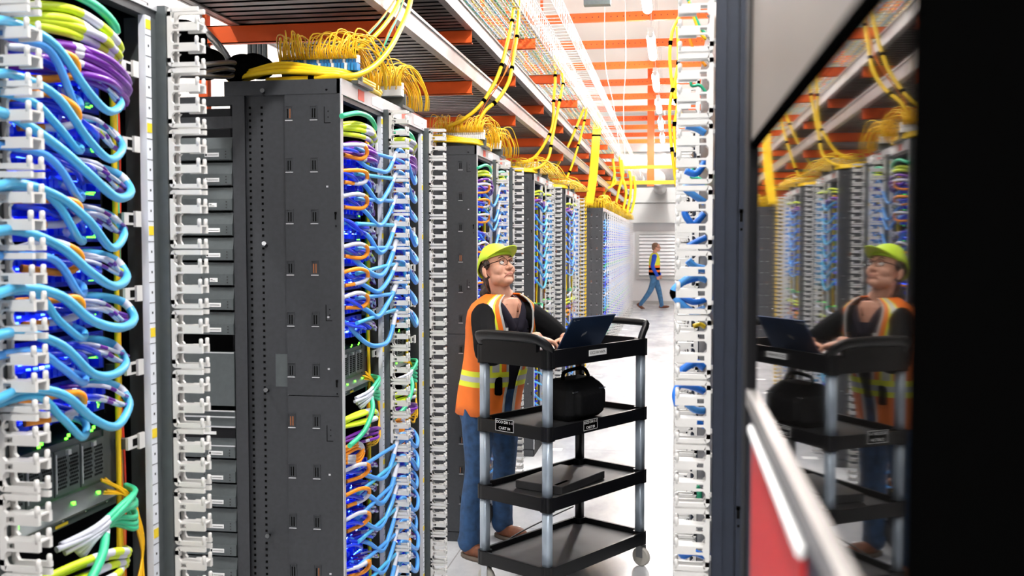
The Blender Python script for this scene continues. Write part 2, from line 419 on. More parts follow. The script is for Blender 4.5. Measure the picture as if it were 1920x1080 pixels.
def fantray(Yb, z, label):
    c = empty('fan_tray', (XF-.05,Yb+.015,z), label, 'fan tray', 'grey fan trays under the switches')
    MB().box(-.2,0,0,.385,0,.115).box(0,.004,.35,.41,-.004,.118).build('tray_body','rack_grey_light',c)
    for k in range(4): inst('fan_module', fan_me, c, (.001,.006+k*.086,.014))
    lip = MB().prism([(0,-.018),(.030,-.026),(.032,-.022),(0,.006)], 0,.36).box(-.01,.018,0,.37,-.045,-.03)
    lip.build('lower_lip','rack_grey_light',c)
    l = MB()
    for k in range(4): l.box(.014,.02,.045+k*.086,.052+k*.086,-.010,-.004)
    for k in range(4): l.box(.0,.003,.05+k*.086,.056+k*.086,.118,.122).box(.0,.003,.058+k*.086,.064+k*.086,.122,.128)
    l.build('green_lights','led_green',c)
    s2 = MB()
    for k in range(5): s2.ball((.02,.03+k*.075,-.03),.004,m=0,nu=8,nv=5)
    s2.box(.016,.0185,.16,.2,-.042,-.036,1)
    s2.build('screws',['steel','label_yellow'],c)
# --- cables; path points local to block: (u along aisle, x out of the front plane, z)
def cable(name, pts, r, mats, label, cat, group=None, n=8, k=5, bands=None):
    mb = MB().tube(smooth(pts,k), r, n, 0, True, None, bands)
    o = mb.build(name, mats); return tag(o, label, cat, group)
def L(Y0, u, x, z): return (XF+x, Y0+u, z)

def fill(bi, Y0, where, mo, full=True):
    near = bi == 0; k = 5 if bi < 2 else 3; n = 8 if bi < 2 else 5
    cabs = [(0.0,'first'),(mo+.06,'second')]
    for ci,(c0,cn) in enumerate(cabs):
        if near and ci == 0: continue
        w2 = f'{cn} cabinet of {where}'
        chassis(Y0+c0, 1.41, 8, f'blue lit modular switch in the upper {w2}')
        fantray(Y0+c0, 1.255, f'grey fan tray with green lights in the {w2}')
        if not near: chassis(Y0+c0, .36, 7, f'blue lit modular switch in the lower {w2}')
        # cables climbing beside the rail
        e = c0 + (mo if ci==0 else 1.12-c0) - .06 if False else (c0+.42)
        for q,(mn,colr,rr) in enumerate((('yellow_cable','yellow',.006),('yellow_cable','yellow',.005),('orange_fibre','orange',.005),('green_cable','green',.005),('red_cable','red',.004))):
            u = e+.012*q-.02; x = -.03-.006*q
            pts = [L(Y0,u+jit(.006),x+jit(.004),z) for z in (2.15,1.95,1.7,1.45,1.25,1.0,.7,.3 if not near else .8)]
            cable('riser_cable', pts, rr, mn, ('thick ' if q==0 else '')+f'{colr} cable climbing by the tape rail, {w2}', 'cable', 'riser cables beside the rails', 6, 3)
        if bi < 3:
            for q in range(6 if not near else 6):
                z = 2.12-q*.16
                o = MB().box(0,.05,-.03,-.012,0,.022,2).box(.05,.056,-.03,.028,-.002,.024).box(.056,.062,.006,.028,-.006,.028).box(.03,.0565,-.012,.006,.003,.019,1).build('cable_bracket',['white_plastic','hole','rack_grey_light'],None,(XF-.07,Y0+e+.015,z))
                tag(o, f'white cable bracket, {nth(q)} down, {w2}', 'bracket', 'white cable brackets inside the racks')
    sets = ((1.41,8),) if near else ((1.41,8),(.36,7))
    idx = 0
    for si,(zb,nr) in enumerate(sets):
        for j in range(nr):
            i = nr-1-j; z = zb+.05+i*.088; a = mo+.06
            rowtxt = f'{nth(j)} row, ' + ('upper' if si==0 else 'lower') + f' switch, {where}'
            colr = 'sky_blue' if (j*3+bi)%3 else 'cyan_blue'
            r0 = random.uniform(.0078,.0095) if near else random.uniform(.0078,.0105)
            mu = mo+.035 
            dz = jit(.02); du = jit(.05)
            sag=random.uniform(-.03,.03)
            pts = [] if near else [L(Y0,.10+jit(.03),-.02,z+.02),L(Y0,.21+jit(.03),.02,z-.035+jit(.02)+sag*.5),L(Y0,.33+jit(.02),.035,z-.075+jit(.02)+sag),L(Y0,mo-.06,.04,z-.035+dz+sag)]
            if near: pts = [L(Y0,mo-.2,.03,z+.03+dz),L(Y0,mo-.05,.055,z+.05+dz)]
            pts += [L(Y0,mu,.05,z+.055+dz*.5),L(Y0,mu+.10,.055,z+.03),L(Y0,mu+.20,.05,z-.02+jit(.015)),L(Y0,mu+.30+du*.3,.04,z-.055+jit(.01)),L(Y0,mu+.385+du*.4,.02,z-.035),L(Y0,mu+.395+du*.4,-.01,z-.0),L(Y0,mu+.34,-.035,z+.015),L(Y0,mu+.25,-.05,z+.008)]
            bands = [(.72,.76,1)] if near else [(.30,.33,1),(.80,.83,1)]
            cable('trunk_cable', pts, r0, [colr,'sleeve_white'], f'light blue cable through white rings, {rowtxt}', 'cable', 'light blue trunk cables on the rack fronts', n, k, bands)
            if near or bi == 1:
                pts = [L(Y0,(mo-.15 if near else .1),.02,z+.015),L(Y0,mu+.02,.045,z+.03+jit(.02)),L(Y0,mu+.10,.05,z+jit(.02)),L(Y0,mu+.18,.04,z-.05+jit(.02)),L(Y0,mu+.235,.01,z-.045),L(Y0,mu+.2,-.03,z-.02)]
                cable('trunk_cable', pts, .0075, ['cyan_blue' if j%2 else 'sky_blue','sleeve_white'], f'shorter light blue cable, {rowtxt}', 'cable', 'light blue trunk cables on the rack fronts', n, k, [(.85,.92,1)])
            # purple leads with white sleeves
            if bi < 3:
                for ci,(c0,_) in enumerate(cabs):
                    if near and ci == 0: continue
                    if bi == 2 and ci == 1 and j%2: continue
                    for q in range(4 if bi<2 else 2):
                        dy = q*.012; dzz = jit(.012)
                        pts = [L(Y0,c0+.16+dy+jit(.02),-.02-.004*q,z+.012+dzz),L(Y0,c0+.24+dy,.015+jit(.01),z+.004+dzz),L(Y0,c0+.33,.012+jit(.01),z-.022+dzz),L(Y0,c0+.40,-.008,z-.032+dzz*.5),L(Y0,c0+.425,-.05,z-.025)]
                        sw = ['purple','lime_cable','purple','purple'][q] if (j%3==1) else 'purple'
                        cable('patch_lead', pts, .0042, [sw,'sleeve_white','purple'], ('lime' if sw!='purple' else 'purple')+f' white-sleeved lead {["A","B","C","D"][q] and ["on top","upper","lower","lowest"][q]}, {"first" if ci==0 else "second"} cabinet, {rowtxt}', 'cable', 'purple and lime patch leads', 6, k-1, [(0,.12,2),(.12,.30,1),(.36,.50,1)])
                    # orange loop with white ends
                    sgn = c0+.03
                    pts = [L(Y0,sgn,-.01,z+.02),L(Y0,sgn+.05,.03,z+.03+jit(.01)),L(Y0,sgn+.11,.045,z+.022),L(Y0,sgn+.13,.04,z-.003),L(Y0,sgn+.10,.025,z-.018),L(Y0,sgn+.03,-.01,z-.018+jit(.01))]
                    if (j+ci)%4 != 3:
                        cable('orange_jumper', pts, .0075, ['orange_cable','sleeve_white'], f'orange loop, {"first" if ci==0 else "second"} cabinet, {rowtxt}', 'cable', 'orange jumper loops', n, k, [(.55,.85,1)] if j%2 else [(0,.3,1)])
                    # deep blue cables fanned over the cards
                    for q in range(3 if bi<2 else 1):
                        u0 = c0+.03+q*.05
                        pts = [L(Y0,u0,-.01,z+.02+jit(.01)),L(Y0,u0+.04,.015+jit(.012),z+.01+jit(.01)),L(Y0,u0+.11,.02+jit(.01),z-.01+jit(.015)),L(Y0,u0+.17,-.01,z-.02+jit(.01))]
                        cable('blue_jumper', pts, .006, ['deep_blue'], f'dark blue cable, {["near","middle","far"][q]}, {"first" if ci==0 else "second"} cabinet, {rowtxt}', 'cable', 'dark blue jumpers over the switch cards', 6, 3)
    # bunches at fixed heights
    for ci,(c0,cn) in enumerate(cabs):
        if near and ci == 0: continue
        w2 = f'{cn} cabinet of {where}'
        nb = 5 if bi < 2 else (3 if bi == 2 else 2)
        lev = [(2.165,'lime_cable','lime',.009),(2.105,'purple','purple',.008),(2.09,'purple','violet',.008)] + ([(1.215,'green_cable','green',.0062),(1.13,'lime_cable','lower lime',.008)]) + ([] if near else [(1.06,'purple','lower purple',.006),(1.03,'orange_cable','orange',.007)])
        for (z,mm_,cname,rr) in lev:
            for q in range(nb+ (3 if cname=='green' and bi<2 else 0)):
                hz = z+jit(.012)-q*.006; s = .012*q
                if mm_ == 'green_cable' : pts = [L(Y0,c0+.13+s,.0,hz-.02),L(Y0,c0+.22,.025,hz-.01+s*.3),L(Y0,c0+.31,.03-s*.3,hz+.015),L(Y0,c0+.38,.015,hz+.03-s*.5),L(Y0,c0+.42,-.03,hz+.025)]; bd=[(0,.35,1)]
                elif mm_ == 'orange_cable': pts = [L(Y0,c0+.03,-.02,hz),L(Y0,c0+.07+s*.6,.02,hz+.02),L(Y0,c0+.12+s*.3,.03,hz),L(Y0,c0+.10,.02,hz-.03),L(Y0,c0+.03,-.02,hz-.02)]; bd=[(.3,.5,1),(.8,.9,1)]
                else:
                    ln = .40 if mm_=='purple' else .37
                    pts = [L(Y0,c0+.05,-.03,hz+.0),L(Y0,c0+.15,.015+jit(.012),hz+.02-.4*s),L(Y0,c0+.26,.03+jit(.015),hz+.012-.3*s),L(Y0,c0+ln-.03,.02-s*.3,hz-.012),L(Y0,c0+ln+.01,-.01,hz-.02)]
                    bd = [(.35,.5,1),(.58,.68,1),(.76,.84,1)] if mm_=='lime_cable' else [(.3,.35,1)]
                cable('bunched_cable', pts, rr, [mm_,'sleeve_white'], f'{cname} tagged cable, {nth(q)} of its bunch, {w2}', 'cable', 'bunched cables above and below the switches', n, k, bd)
        # long green cable at the top and yellow fibre loops low down
        if bi < 3:
            cable('green_arch_cable', [L(Y0,c0-.02,.01,2.19),L(Y0,c0+.1,.03,2.215),L(Y0,c0+.24,.03,2.215),L(Y0,c0+.33,.02,2.185),L(Y0,c0+.28,-.01,2.165)], .009, ['green_cable','sleeve_white'], f'green cable arching below the header, {w2}', 'cable', 'green arch cables', n, 5, [(.75,.85,1)])
            cable('long_green_cable', [L(Y0,c0-.02,.03,1.06),L(Y0,c0+.1,.045,1.09),L(Y0,c0+.2,.045,1.15),L(Y0,c0+.26,.02,1.19)], .009, ['green_cable','sleeve_white'], f'pale green cable slanting across the lime bunch, {w2}', 'cable', 'green slanting cables', n, 4, [(.86,1,1)])
            for q in range(7 if bi<2 else 4):
                cable('fibre_loop', [L(Y0,c0+.34+jit(.02),-.03,1.255+jit(.02)),L(Y0,c0+.40+jit(.01),-.01,1.22),L(Y0,c0+.42+jit(.01),.0,1.15),L(Y0,c0+.43,.0,1.08),L(Y0,c0+.38+jit(.03),.01,1.0+jit(.03)),L(Y0,c0+.3,-.01,1.01+jit(.03))], .0028, 'yellow_fibre', f'thin yellow fibre loop beside the rail, {w2}', 'cable', f'thin yellow fibre loops, {w2}', 5, 4)

for bi,(Y0,where,mo) in enumerate(BLOCKS):
    rack(Y0, Y0+mo+.065, f'grey network rack, first cabinet of {where}', True)
    rack(Y0+mo+.065, Y0+1.19, f'grey network rack, second cabinet of {where}', False)
    manager(Y0+mo, f'white ringed cable manager between the cabinets, {where}', True, bi<3)
    manager(Y0+1.145, f'white ringed cable manager at the far end of {where}', True, bi<3)
    fill(bi, Y0, where, mo)
# further blocks: cheaper contents
yc = inst('cable_manager', colY, None, (-1.085,11.60,MZ)); tag(yc, 'cable manager packed with yellow cable before the wide gap', 'cable manager')
farcab = MB()
rnd = random.Random(3)
for i in range(40):
    z = .25+i*.048
    y0 = rnd.uniform(0,.15)
    farcab.tube(smooth([(-.02,y0,z),(.012,y0+.12,z-.03),(.02,y0+.28,z+.02),(-.01,y0+.42,z)],3),.009,5,rnd.choice([0,0,1,1,2,0,0,1,3]))
far_me = farcab.mesh('cable_tangle',['sky_blue','deep_blue','sleeve_white','green_cable','orange_cable'])
for bi,(Y0,where) in enumerate(FARB):
    for ci in range(2):
        Yc = Y0+ci*.6
        rack(Yc, Yc+.59, f'grey network rack, {"first" if ci==0 else "second"} cabinet of {where}', ci==0)
        manager(Yc+.54, f'white ringed cable manager, {"first" if ci==0 else "second"} one on {where}', True, False)
        tag(inst('cable_tangle', far_me, None, (XF,Yc+.02,0)), f'tangle of blue cables on the {"first" if ci==0 else "second"} cabinet of {where}', 'cables', 'far cable tangles', 'stuff')
    for ci in range(2):
        Yc = Y0+1.2+ci*.58
        rack(Yc, Yc+.57, f'grey network rack, {"third" if ci==0 else "fourth"} cabinet of {where}', False)
        manager(Yc+.52, f'white ringed cable manager, {"third" if ci==0 else "fourth"} one on {where}', True, False)
        tag(inst('cable_tangle', far_me, None, (XF,Yc+.02,0)), f'tangle of blue cables on the {"third" if ci==0 else "fourth"} cabinet of {where}', 'cables', 'far cable tangles', 'stuff')

# patch rack with labelled shelves, on the near end face of the second block
pr = empty('patch_rack', (-1.523,3.29,0), 'grey patching rack of labelled shelves beside the perforated post', 'rack')
MB().box(-.48,-.46,.0,.03,.0,2.27).box(-.48,0,.0,.03,2.16,2.20).box(-.48,0,.0,.03,2.24,2.27).box(-.48,0,.0,.03,0,.1).build('frame','rack_grey',pr)
MB().box(-.46,0,.30,.32,.0,2.27).box(-.5,-.48,.0,.3,0,2.27).build('back_panel','rack_black',pr)
zs = []
z = 2.115-.04
shelf_z = []
i = 0
z = 2.048
kinds = []
while z > .15:
    if 1.40 < z+.02 < 1.42 or abs(z-1.385) < .04: pass
    shelf_z.append(z); z -= .0875
def shelf(z, wide=True, label=''):
    s = empty('fibre_shelf', (-1.525,3.285,z), label, 'fibre shelf', 'labelled grey fibre shelves in the patch rack')
    b = MB().box(-.42,.0,.012,.28,0,.078)
    b.prism([(.000,.040),(.013,.040),(.013,.080),(.010,.080)], -.42, 0, axis='x')
    b.box(-.42,0,-.004,.012,.002,.040)
    d = b; d.box(-.098 if wide else -.085,-.045 if wide else -.056,-.0055,-.004,.012,.026,2)
    if wide: d.box(-.096,-.089,-.0062,-.0055,.015,.023,1).box(-.086,-.049,-.0062,-.0055,.018,.0195,1)
    else: d.box(-.082,-.074,-.0062,-.0055,.02,.0225,1).box(-.082,-.064,-.0062,-.0055,.015,.0165,1)
    for zz in (.008,.018,.028): d.box(-.022,-.018,-.0052,-.004,zz,zz+.004,1)
    for zz in (.010,.026): d.box(-.118,-.114,-.0052,-.004,zz,zz+.004,1)
    d.build('shelf_body',['rack_grey_light','ink','label_white'],s)
cnt = 0
for i,z in enumerate(shelf_z):
    zc = z+.02
    if 1.02 < zc < 1.40: continue
    cnt += 1
    shelf(z, i not in (2,5), f'grey fibre shelf with a small white label, {nth(min(cnt-1,17))} of the patch rack')
bp = empty('blank_panel', (-1.525,3.285,1.185), 'tall plain grey blanking panel in the patch rack', 'panel')
MB().box(-.42,0,-.002,.02,0,.19).build('plate','rack_grey_light',bp); MB().box(-.42,0,-.003,-.002,.186,.19).box(-.12,-.115,-.004,-.002,.16,.165).build('top_edge','edge_silver',bp)
bp = empty('power_unit', (-1.525,3.285,1.04), 'black power unit between bright edged shelves in the patch rack', 'power unit')
MB().box(-.42,0,.004,.2,0,.125).box(-.42,0,-.001,.004,.03,.065,1).build('body',['rack_grey_light','rack_black'],bp)
e_=MB()
for zz in (.068,.103,.124,.0): e_.box(-.42,0,-.004,.004,zz,zz+.004)
e_.build('bright_edges','edge_silver',bp); MB().box(-.115,-.07,-.003,-.001,.042,.053).build('label_plate','label_white',bp)
# yellow managers & black cables at the top of that row
for q,(a,b_,c_,d_) in enumerate((((330,132,2.3),(380,122,2.8),(425,117,3.2),(440,118,3.3)),((325,142,2.3),(370,138,2.8),(415,129,3.2),(438,131,3.3)),((330,140,2.3),(375,142,2.8),(425,144,3.3),(436,141,3.4)))):
    cable('black_power_cable', [P(*a),P(*b_),P(*c_),P(*d_)], .0075, 'black_cable', f'black power cable entering the patch rack top, {nth(q)} of three', 'cable', 'black power cables above the patch rack', 8, 5)
cl = MB()
for (px,py,d,r0) in ((455,125,3.55,.05),(475,118,3.6,.04),(488,128,3.6,.045),(440,135,3.5,.04),(340,75,3.2,.07),(360,110,3.3,.06),(385,120,3.4,.06)):
    cl.ball(P(px,py,d), r0*1.25, r0*.9, r0*.95)
o = cl.build('cable_sleeve','black'); remesh(o,.012,2); tag(o,'black cloth cable sleeve bunched on top of the patch rack','cable sleeve')
for q,(a,b_) in enumerate((((371,20,4.2),(432,118,3.6)),((366,40,4.0),(400,110,3.5)))):
    cable('grey_flex_conduit', [P(*a),P(a[0]+8,a[1]+30,4.0),P(b_[0]-20,b_[1]-30,b_[2]+.1),P(*b_)], .014, 'rack_grey', ['longer grey flexible conduit slanting down to the black sleeve','shorter grey flexible conduit beside the longer one'][q], 'conduit')
for q in range(4):
    p0 = P(469+q*9.5,130,5.2); o = MB().cyl(p0,(p0.x,p0.y,5.4),.013,10).build('conduit_pipe','rack_grey_light'); tag(o, f'grey vertical conduit pipe before the white containment wall, {["first","second","third","fourth"][q]} of four', 'pipe', 'vertical conduit pipes')

# ------------------------------------------------------------------ fibre frames on the rack tops
def fibre_top(bi, Y0, where, ci, col, full, Xc=-1.33, w=.36):
    z = HT+.002
    f = empty('fibre_patch_frame', (Xc,Y0,z), f'{"blue" if col=="connector_blue" else "white"} connector patch frame atop the {"first" if ci==0 else "second"} cabinet of {where}', 'patch frame', 'fibre patch frames on the rack tops')
    MB().box(-w/2,w/2,.02,.2,0,.012).box(-w/2,w/2,.06,.075,.012,.06).build('frame','rack_grey_light',f)
    c = MB()
    nC = 24
    for q in range(nC):
        x = -w/2+.01+q*(w-.02)/(nC-1)
        for rrow in (0,1): c.box(x-.0045,x+.0045,.02+rrow*.02,.06,.048+rrow*.030,.074+rrow*.030,0 if (q+rrow)%4 else 1)
    c.build('connectors',[col,'label_white'],f)
    n = 56 if full == 2 else (40 if full==1 else 0)
    for q in range(n):
        x = Xc-w/2+.01+(w-.02)*q/max(1,n-1); h = .165+.02*math.sin(q*1.3)+jit(.015)
        side = 1 if q > n*.35 else -1
        x1 = x+side*(.015+random.random()*.05)
        pts = [(x,Y0+.03,z+.09),(x,Y0+.015+jit(.01),z+.12+jit(.01)),(x+side*.012,Y0+.05+jit(.03),z+h),(x1,Y0+.13+jit(.03),z+h*.98+jit(.01)),(x1+side*.03,Y0+.21+jit(.02),z+.075+jit(.02)),(x1+side*.02,Y0+.25,z+.012)]
        cable('fibre_arc', pts, .0026, 'yellow_fibre' if q%3 else 'yellow_cable', f'thin yellow fibre arching over the frame, {"first" if ci==0 else "second"} cabinet, {where}', 'cable', f'yellow fibres over the {"first" if ci==0 else "second"} cabinet of {where}', 5, 4)
    if full == 0:
        mb = MB()
        for q in range(26):
            x = Xc-w/2+w*q/26; h=.10+jit(.04)
            mb.tube(smooth([(x,Y0+.03,z+.04),(x+.01,Y0,z+h),(x+.1,Y0+.08,z+h*.9),(x+.16,Y0+.2,z+.02)],3),.004,4)
        tag(mb.build('fibre_mass','yellow_cable'), f'mass of yellow fibres on top of the {"first" if ci==0 else "second"} cabinet of {where}', 'cables', None, 'stuff')
for bi,(Y0,where,mo) in enumerate(BLOCKS):
    if bi == 0: continue
    fibre_top(bi, Y0+.10, where, 0, 'connector_blue' if bi==1 else 'label_white', {1:2,2:2}.get(bi,0), -1.255, .30)
    fibre_top(bi, Y0+.72, where, 1, 'label_white', {1:1,2:1}.get(bi,0), -1.215, .20)
    for q in range(5 if bi<3 else 3):
        z = HT+.012+.010*(q%3); y = Y0+.03+.014*(q//1)
        cable('front_trunk_cable', [(-1.56,y+.03,z),(-1.48,y,z+.012),(-1.36,y-.005,z+.022+.006*q),(-1.22,y,z+.014),(-1.15,y+.05,z+.01),(-1.12,y+.2,z),(-1.14,y+.42,z+.005),(-1.2,y+.5,z)], .009, 'yellow_cable', f'thick yellow cable on the top edge, {nth(q)} of its stack, {where}', 'cable', 'yellow cables on the rack top edges', 8 if bi<3 else 5, 5)
for bi,(Y0,where) in enumerate(FARB):
    for c_ in range(2): 
        mb = MB()
        for q in range(30):
            x = -1.5+.013*q; h=.08+random.random()*.12; y = Y0+.05+c_*1.15+random.random()*.3
            mb.tube(smooth([(x,y,HT),(x+.01,y,HT+h),(x+.1,y+.1,HT+h*.9),(x+.12,y+.3,HT+.01)],3),.007,4)
        tag(mb.build('fibre_mass','yellow_cable'), f'mass of yellow cable on the {"near" if c_==0 else "far"} half of {where}', 'cables', None, 'stuff')

# ------------------------------------------------------------------ overhead structure
BY = [3.97+1.55*i for i in range(15)]
tiers = [(2.67,-1.127,'lower'),(2.951,-1.127,'middle')]
for i,y in enumerate(BY):
    for t,(zt,xe,nm) in enumerate(tiers+[(3.21,-.983,'upper')]):
        hgt = .0755; x0 = -1.97
        mb = MB().box(x0,xe,y,y+.03,zt-hgt,zt-hgt+.004).box(x0,xe,y,y+.03,zt-.004,zt).box(x0,xe,y,y+.004,zt-hgt,zt)
        o = mb.build('orange_beam',['beam_orange','beam_hole'])
        tag(o, f'orange perforated steel beam of the {nm} tray tier, {nth(min(i,17))} along the aisle'.replace('topmost','first'), 'beam', 'orange tray support beams')
for i,y in enumerate(BY[:8]):
    o = MB().box(-1.99,-1.95,y+.005,y+.04,2.32 if i else 2.2,5.4).build('orange_upright','beam_orange'); tag(o, f'orange steel upright at the tray edge, {nth(i)} along the aisle'.replace('topmost','first'), 'post', 'orange uprights')
for t,(zt,xe,nm) in enumerate(tiers):
    lt = empty('ladder_tray', (0,0,zt), f'long grey ladder tray on the {nm} tier above the racks', 'cable tray')
    yA,yB = 1.6,27
    def rail(x, s):
        m_ = MB(); m_.box(x-.004,x+.004,yA,yB,0,.085).box(min(x,x-s*.03),max(x,x-s*.03),yA,yB,.081,.088).box(min(x,x-s*.03),max(x,x-s*.03),yA,yB,-.002,.004)
        m_.box(min(x,x+s*.012),max(x,x+s*.012),yA,yB,.078,.090).box(min(x,x+s*.012),max(x,x+s*.012),yA,yB,-.004,.006)
        return m_
    rail(xe,1).build('side_rail','tray_steel',lt); rail(-1.83,-1).build('side_rail','tray_steel',lt)
    sl = MB(); y = yA
    while y < yB:
        sl.box(-1.83,xe-.004,y,y+.055,.006,.012).box(-1.83,xe-.004,y,y+.004,.006,.026).box(-1.83,xe-.004,y+.051,y+.055,.006,.026)
        y += .075 if y < 12 else .15
    sl.build('deck_slats','slat_steel',lt)
    for q in range(3):
        yy = 2.3+q*.9
# splice plates
# wire mesh tray on the upper tier
def mesh_tray(x0,x1,z,h,label,name='mesh_tray'):
    t = empty(name, (0,0,z), label, 'cable tray')
    b = MB(); yA,yB=3.,25.2
    n = max(2,int((x1-x0)/.075))
    for i in range(n+1): x=x0+(x1-x0)*i/n; b.box(x-.0022,x+.0022,yA,yB,0,.0045)
    y=yA
    while y<yB: b.box(x0,x1,y,y+.0045,-.0045,0); y+=.10 if y<12 else .2
    b.build('bottom_mesh','wire_white',t)
    for sx in (x0,x1):
        w = MB()
        for i in range(2): w.box(sx-.0022,sx+.0022,yA,yB,h*(i+1)/2,h*(i+1)/2+.0045 if i<1 else h+.007)
        y=yA
        while y<yB: w.box(sx-.002,sx+.002,y,y+.0045,0,h); y+=.10 if y<12 else .2
        w.build('side_mesh','wire_white',t)
mesh_tray(-1.34,-.955,3.212,.10,'white wire mesh tray full of green and yellow cables above the aisle edge')
mesh_tray(-.93,-.745,3.22,.14,'narrow white wire mesh tray nearest the aisle lamps')
for q in range(18):
    x = -1.31+q*.020+jit(.006); colr = ['green_cable','yellow_cable','green_cable','cyan_blue','yellow_cable','rack_grey_light'][q%6]
    pts=[(x+jit(.01),3.+i*2.4,3.225+.006*(q%3)+jit(.003)) for i in range(11)]
    cable('tray_cable', pts, .005, colr, f'thin {["green","yellow","green","cyan","yellow","grey"][q%6]} cable lying along the wire mesh tray', 'cable', f'{["green","yellow","green","cyan","yellow","grey"][q%6]} cables in the mesh tray', 5, 2)
# roof beams across
for i in range(11):
    y = 9.85+1.55*i
    mb = MB().box(-6,6,y,y+.05,4.26,4.36)
    for q in range(60): mb.box(-2.2+q*.07,-2.188+q*.07,y-.001,y,4.305,4.317,1)
    o = mb.build('roof_beam',['beam_orange','beam_hole']); tag(o, f'wide orange roof beam crossing above the aisle lamps, {nth(min(i,17))} down the hall'.replace('topmost','nearest'), 'beam', 'orange roof beams')
for q,(px,py,d) in enumerate(((1225,342,17.),(1225,313,19.))):
    p = P(px,py,d); o = MB().box(-2.2,1.2,p.y,p.y+.08,p.z-.03,p.z+.03).build('crossing_tray','yellow_fibre'); tag(o, ['lower','upper'][q]+' yellow cable duct crossing the aisle before the end wall','cable duct')
o = MB().cyl((.5,26,3.6),(-2.4,26,3.6),.42,24).cyl((-.4,24,3.3),(-.4,28.5,3.3),.18,16).build('air_duct','tray_steel'); tag(o,'round silver air duct under the ceiling before the end wall','duct')
o = MB().box(-6,6,22.,22.5,3.75,3.8).box(-6,6,22.,22.04,3.8,3.9).build('crossing_deck','tray_steel'); tag(o,'wide pale metal tray crossing under the roof at the hall end','cable tray')
p = P(1220,300,20.)
o = MB().box(p.x-.07,p.x+.07,p.y,p.y+.12,2.9,5.4).build('orange_column','beam_orange'); tag(o,'orange steel column hanging below the roof in line with the lamps','column')
# lamps
lamp_tube = MB().cyl((0,0,0),(0,1.15,0),.045,12).mesh('light_tube','lamp_glow')
for i in range(14):
    y = -6.4+2.5*i
    lf = empty('batten_lamp', (-.27,y,4.0), f'glowing white tube lamp hanging in the aisle, {nth(min(i,17))} in the row'.replace('topmost','first'), 'lamp', 'tube lamps hung along the aisle')
    inst('light_tube', lamp_tube, lf, (0,0,0))
    MB().box(-.03,.03,-.1,1.25,.04,.09).cyl((0,-.12,.02),(0,-.02,.0),.03,12).build('housing','wire_white',lf)
    MB().cyl((0,.1,.09),(0,.1,1.4),.003,5).build('hanger','wire_white',lf)
    MB().cyl((0,1.05,.09),(0,1.05,1.4),.003,5).build('hanger','wire_white',lf)
for i,(x,y) in enumerate(((-3.1,1.),(-3.1,4.5),(-3.1,8.),(-3.1,12.),(3.0,2.),(3.0,8.),(3.0,14.),(3.0,20.),(-5,20.),(-3,25.),(0,25.5))):  # unseen lamps, added to brighten the side aisles and the end wall
    lf = empty('fill_lamp', (x,y,5.3), f'unseen ceiling lamp added to brighten the side aisles and walls, {nth(i)} placed'.replace('topmost','first'), 'lamp', 'unseen ceiling lamps added as fill light')
    inst('light_tube', lamp_tube, lf); MB().box(-.08,.08,-.05,1.2,.05,.1).build('housing','wire_white',lf)

# ------------------------------------------------------------------ cable drops from the trays
def drop(name, pix, r, m_, label, ties=()):
    pts = [P(*p) for p in pix]; sp = smooth(pts,6); mb = MB().tube(sp, r, 8)
    o = mb.build(name, m_); tag(o, label, 'cable', 'yellow cable drops from the overhead trays')
    for t in ties:
        i = int(t*(len(sp)-2)); a,b_ = sp[i], sp[i+1]; dv = (b_-a).normalized()*.011
        MB().tube([a-dv,a+dv], r*1.25, 8).build('cable_tie','black',o)
drop('drop_cable',[(500,151,3.5),(600,146,3.45),(640,143,3.42),(672,140,3.45),(704,122,3.55),(730,92,3.65),(750,55,3.8),(765,20,3.95),(775,-25,4.1)],.0105,'yellow_cable','thick yellow cable swooping up from the slotted rack to the trays',(.12,))
drop('drop_cable',[(648,112,3.55),(672,91,3.6),(700,70,3.65),(725,42,3.75),(745,10,3.9),(757,-25,4.0)],.0085,'yellow_cable','yellow cable tied above the blue connectors of the slotted rack',(.15,))
for q,(a,c_,r_) in enumerate((('orange_fibre','thin orange lead curving beside the tied yellow cable',.003),('green_cable','thin green lead curving beside the tied yellow cable',.003))):
    drop('drop_lead',[(650,118+q*4,3.55),(670,90-q*2,3.6),(690,62+q*4,3.65),(715,35+q*3,3.75),(740,0,3.9),(752+q*8,-25,4.0)],r_,a,c_)
for q,(a,c_) in enumerate((('orange_fibre','orange fibre lead hanging to the second connector row'),('green_cable','green fibre lead hanging to the second connector row'))):
    drop('drop_lead',[(672+q*6,160,3.8),(695+q*4,128,3.8),(715,95,3.8),(728+q*3,62,3.85),(748,25,3.95),(765,-25,4.1)],.0042,a,c_)
drop('drop_cable',[(838,238,5.9),(868,224,5.85),(898,200,5.85),(922,165,5.9),(938,130,5.95),(950,85,6.05),(960,40,6.15),(967,-20,6.3)],.0115,'yellow_cable','yellow cable drop with black ties above the rack behind the woman',(.35,.62,.9))
drop('drop_cable',[(890,245,5.9),(908,210,5.9),(935,185,5.95),(955,150,6.),(963,105,6.1),(970,60,6.2),(975,-20,6.35)],.0115,'yellow_cable','second yellow cable drop beside the tied one above the woman',(.3,.6,.85))
for q in range(2): drop('drop_lead',[(893+q*6,248,5.95),(896+q*3,220,5.95),(915,180+q*8,6.),(940,150,6.),(958,100+q*10,6.1),(968,40,6.2)],.003,'orange_fibre',['thin orange lead looping down to the rack behind the woman','second thin orange lead looping down behind the woman'][q])
drop('drop_cable',[(985,305,8.3),(1004,293,8.3),(1022,268,8.3),(1036,235,8.35),(1038,190,8.4),(1041,150,8.45),(1040,105,8.5)],.0125,'yellow_cable','yellow cable drop with a kink above the third rack pair',(.45,.7,.9))
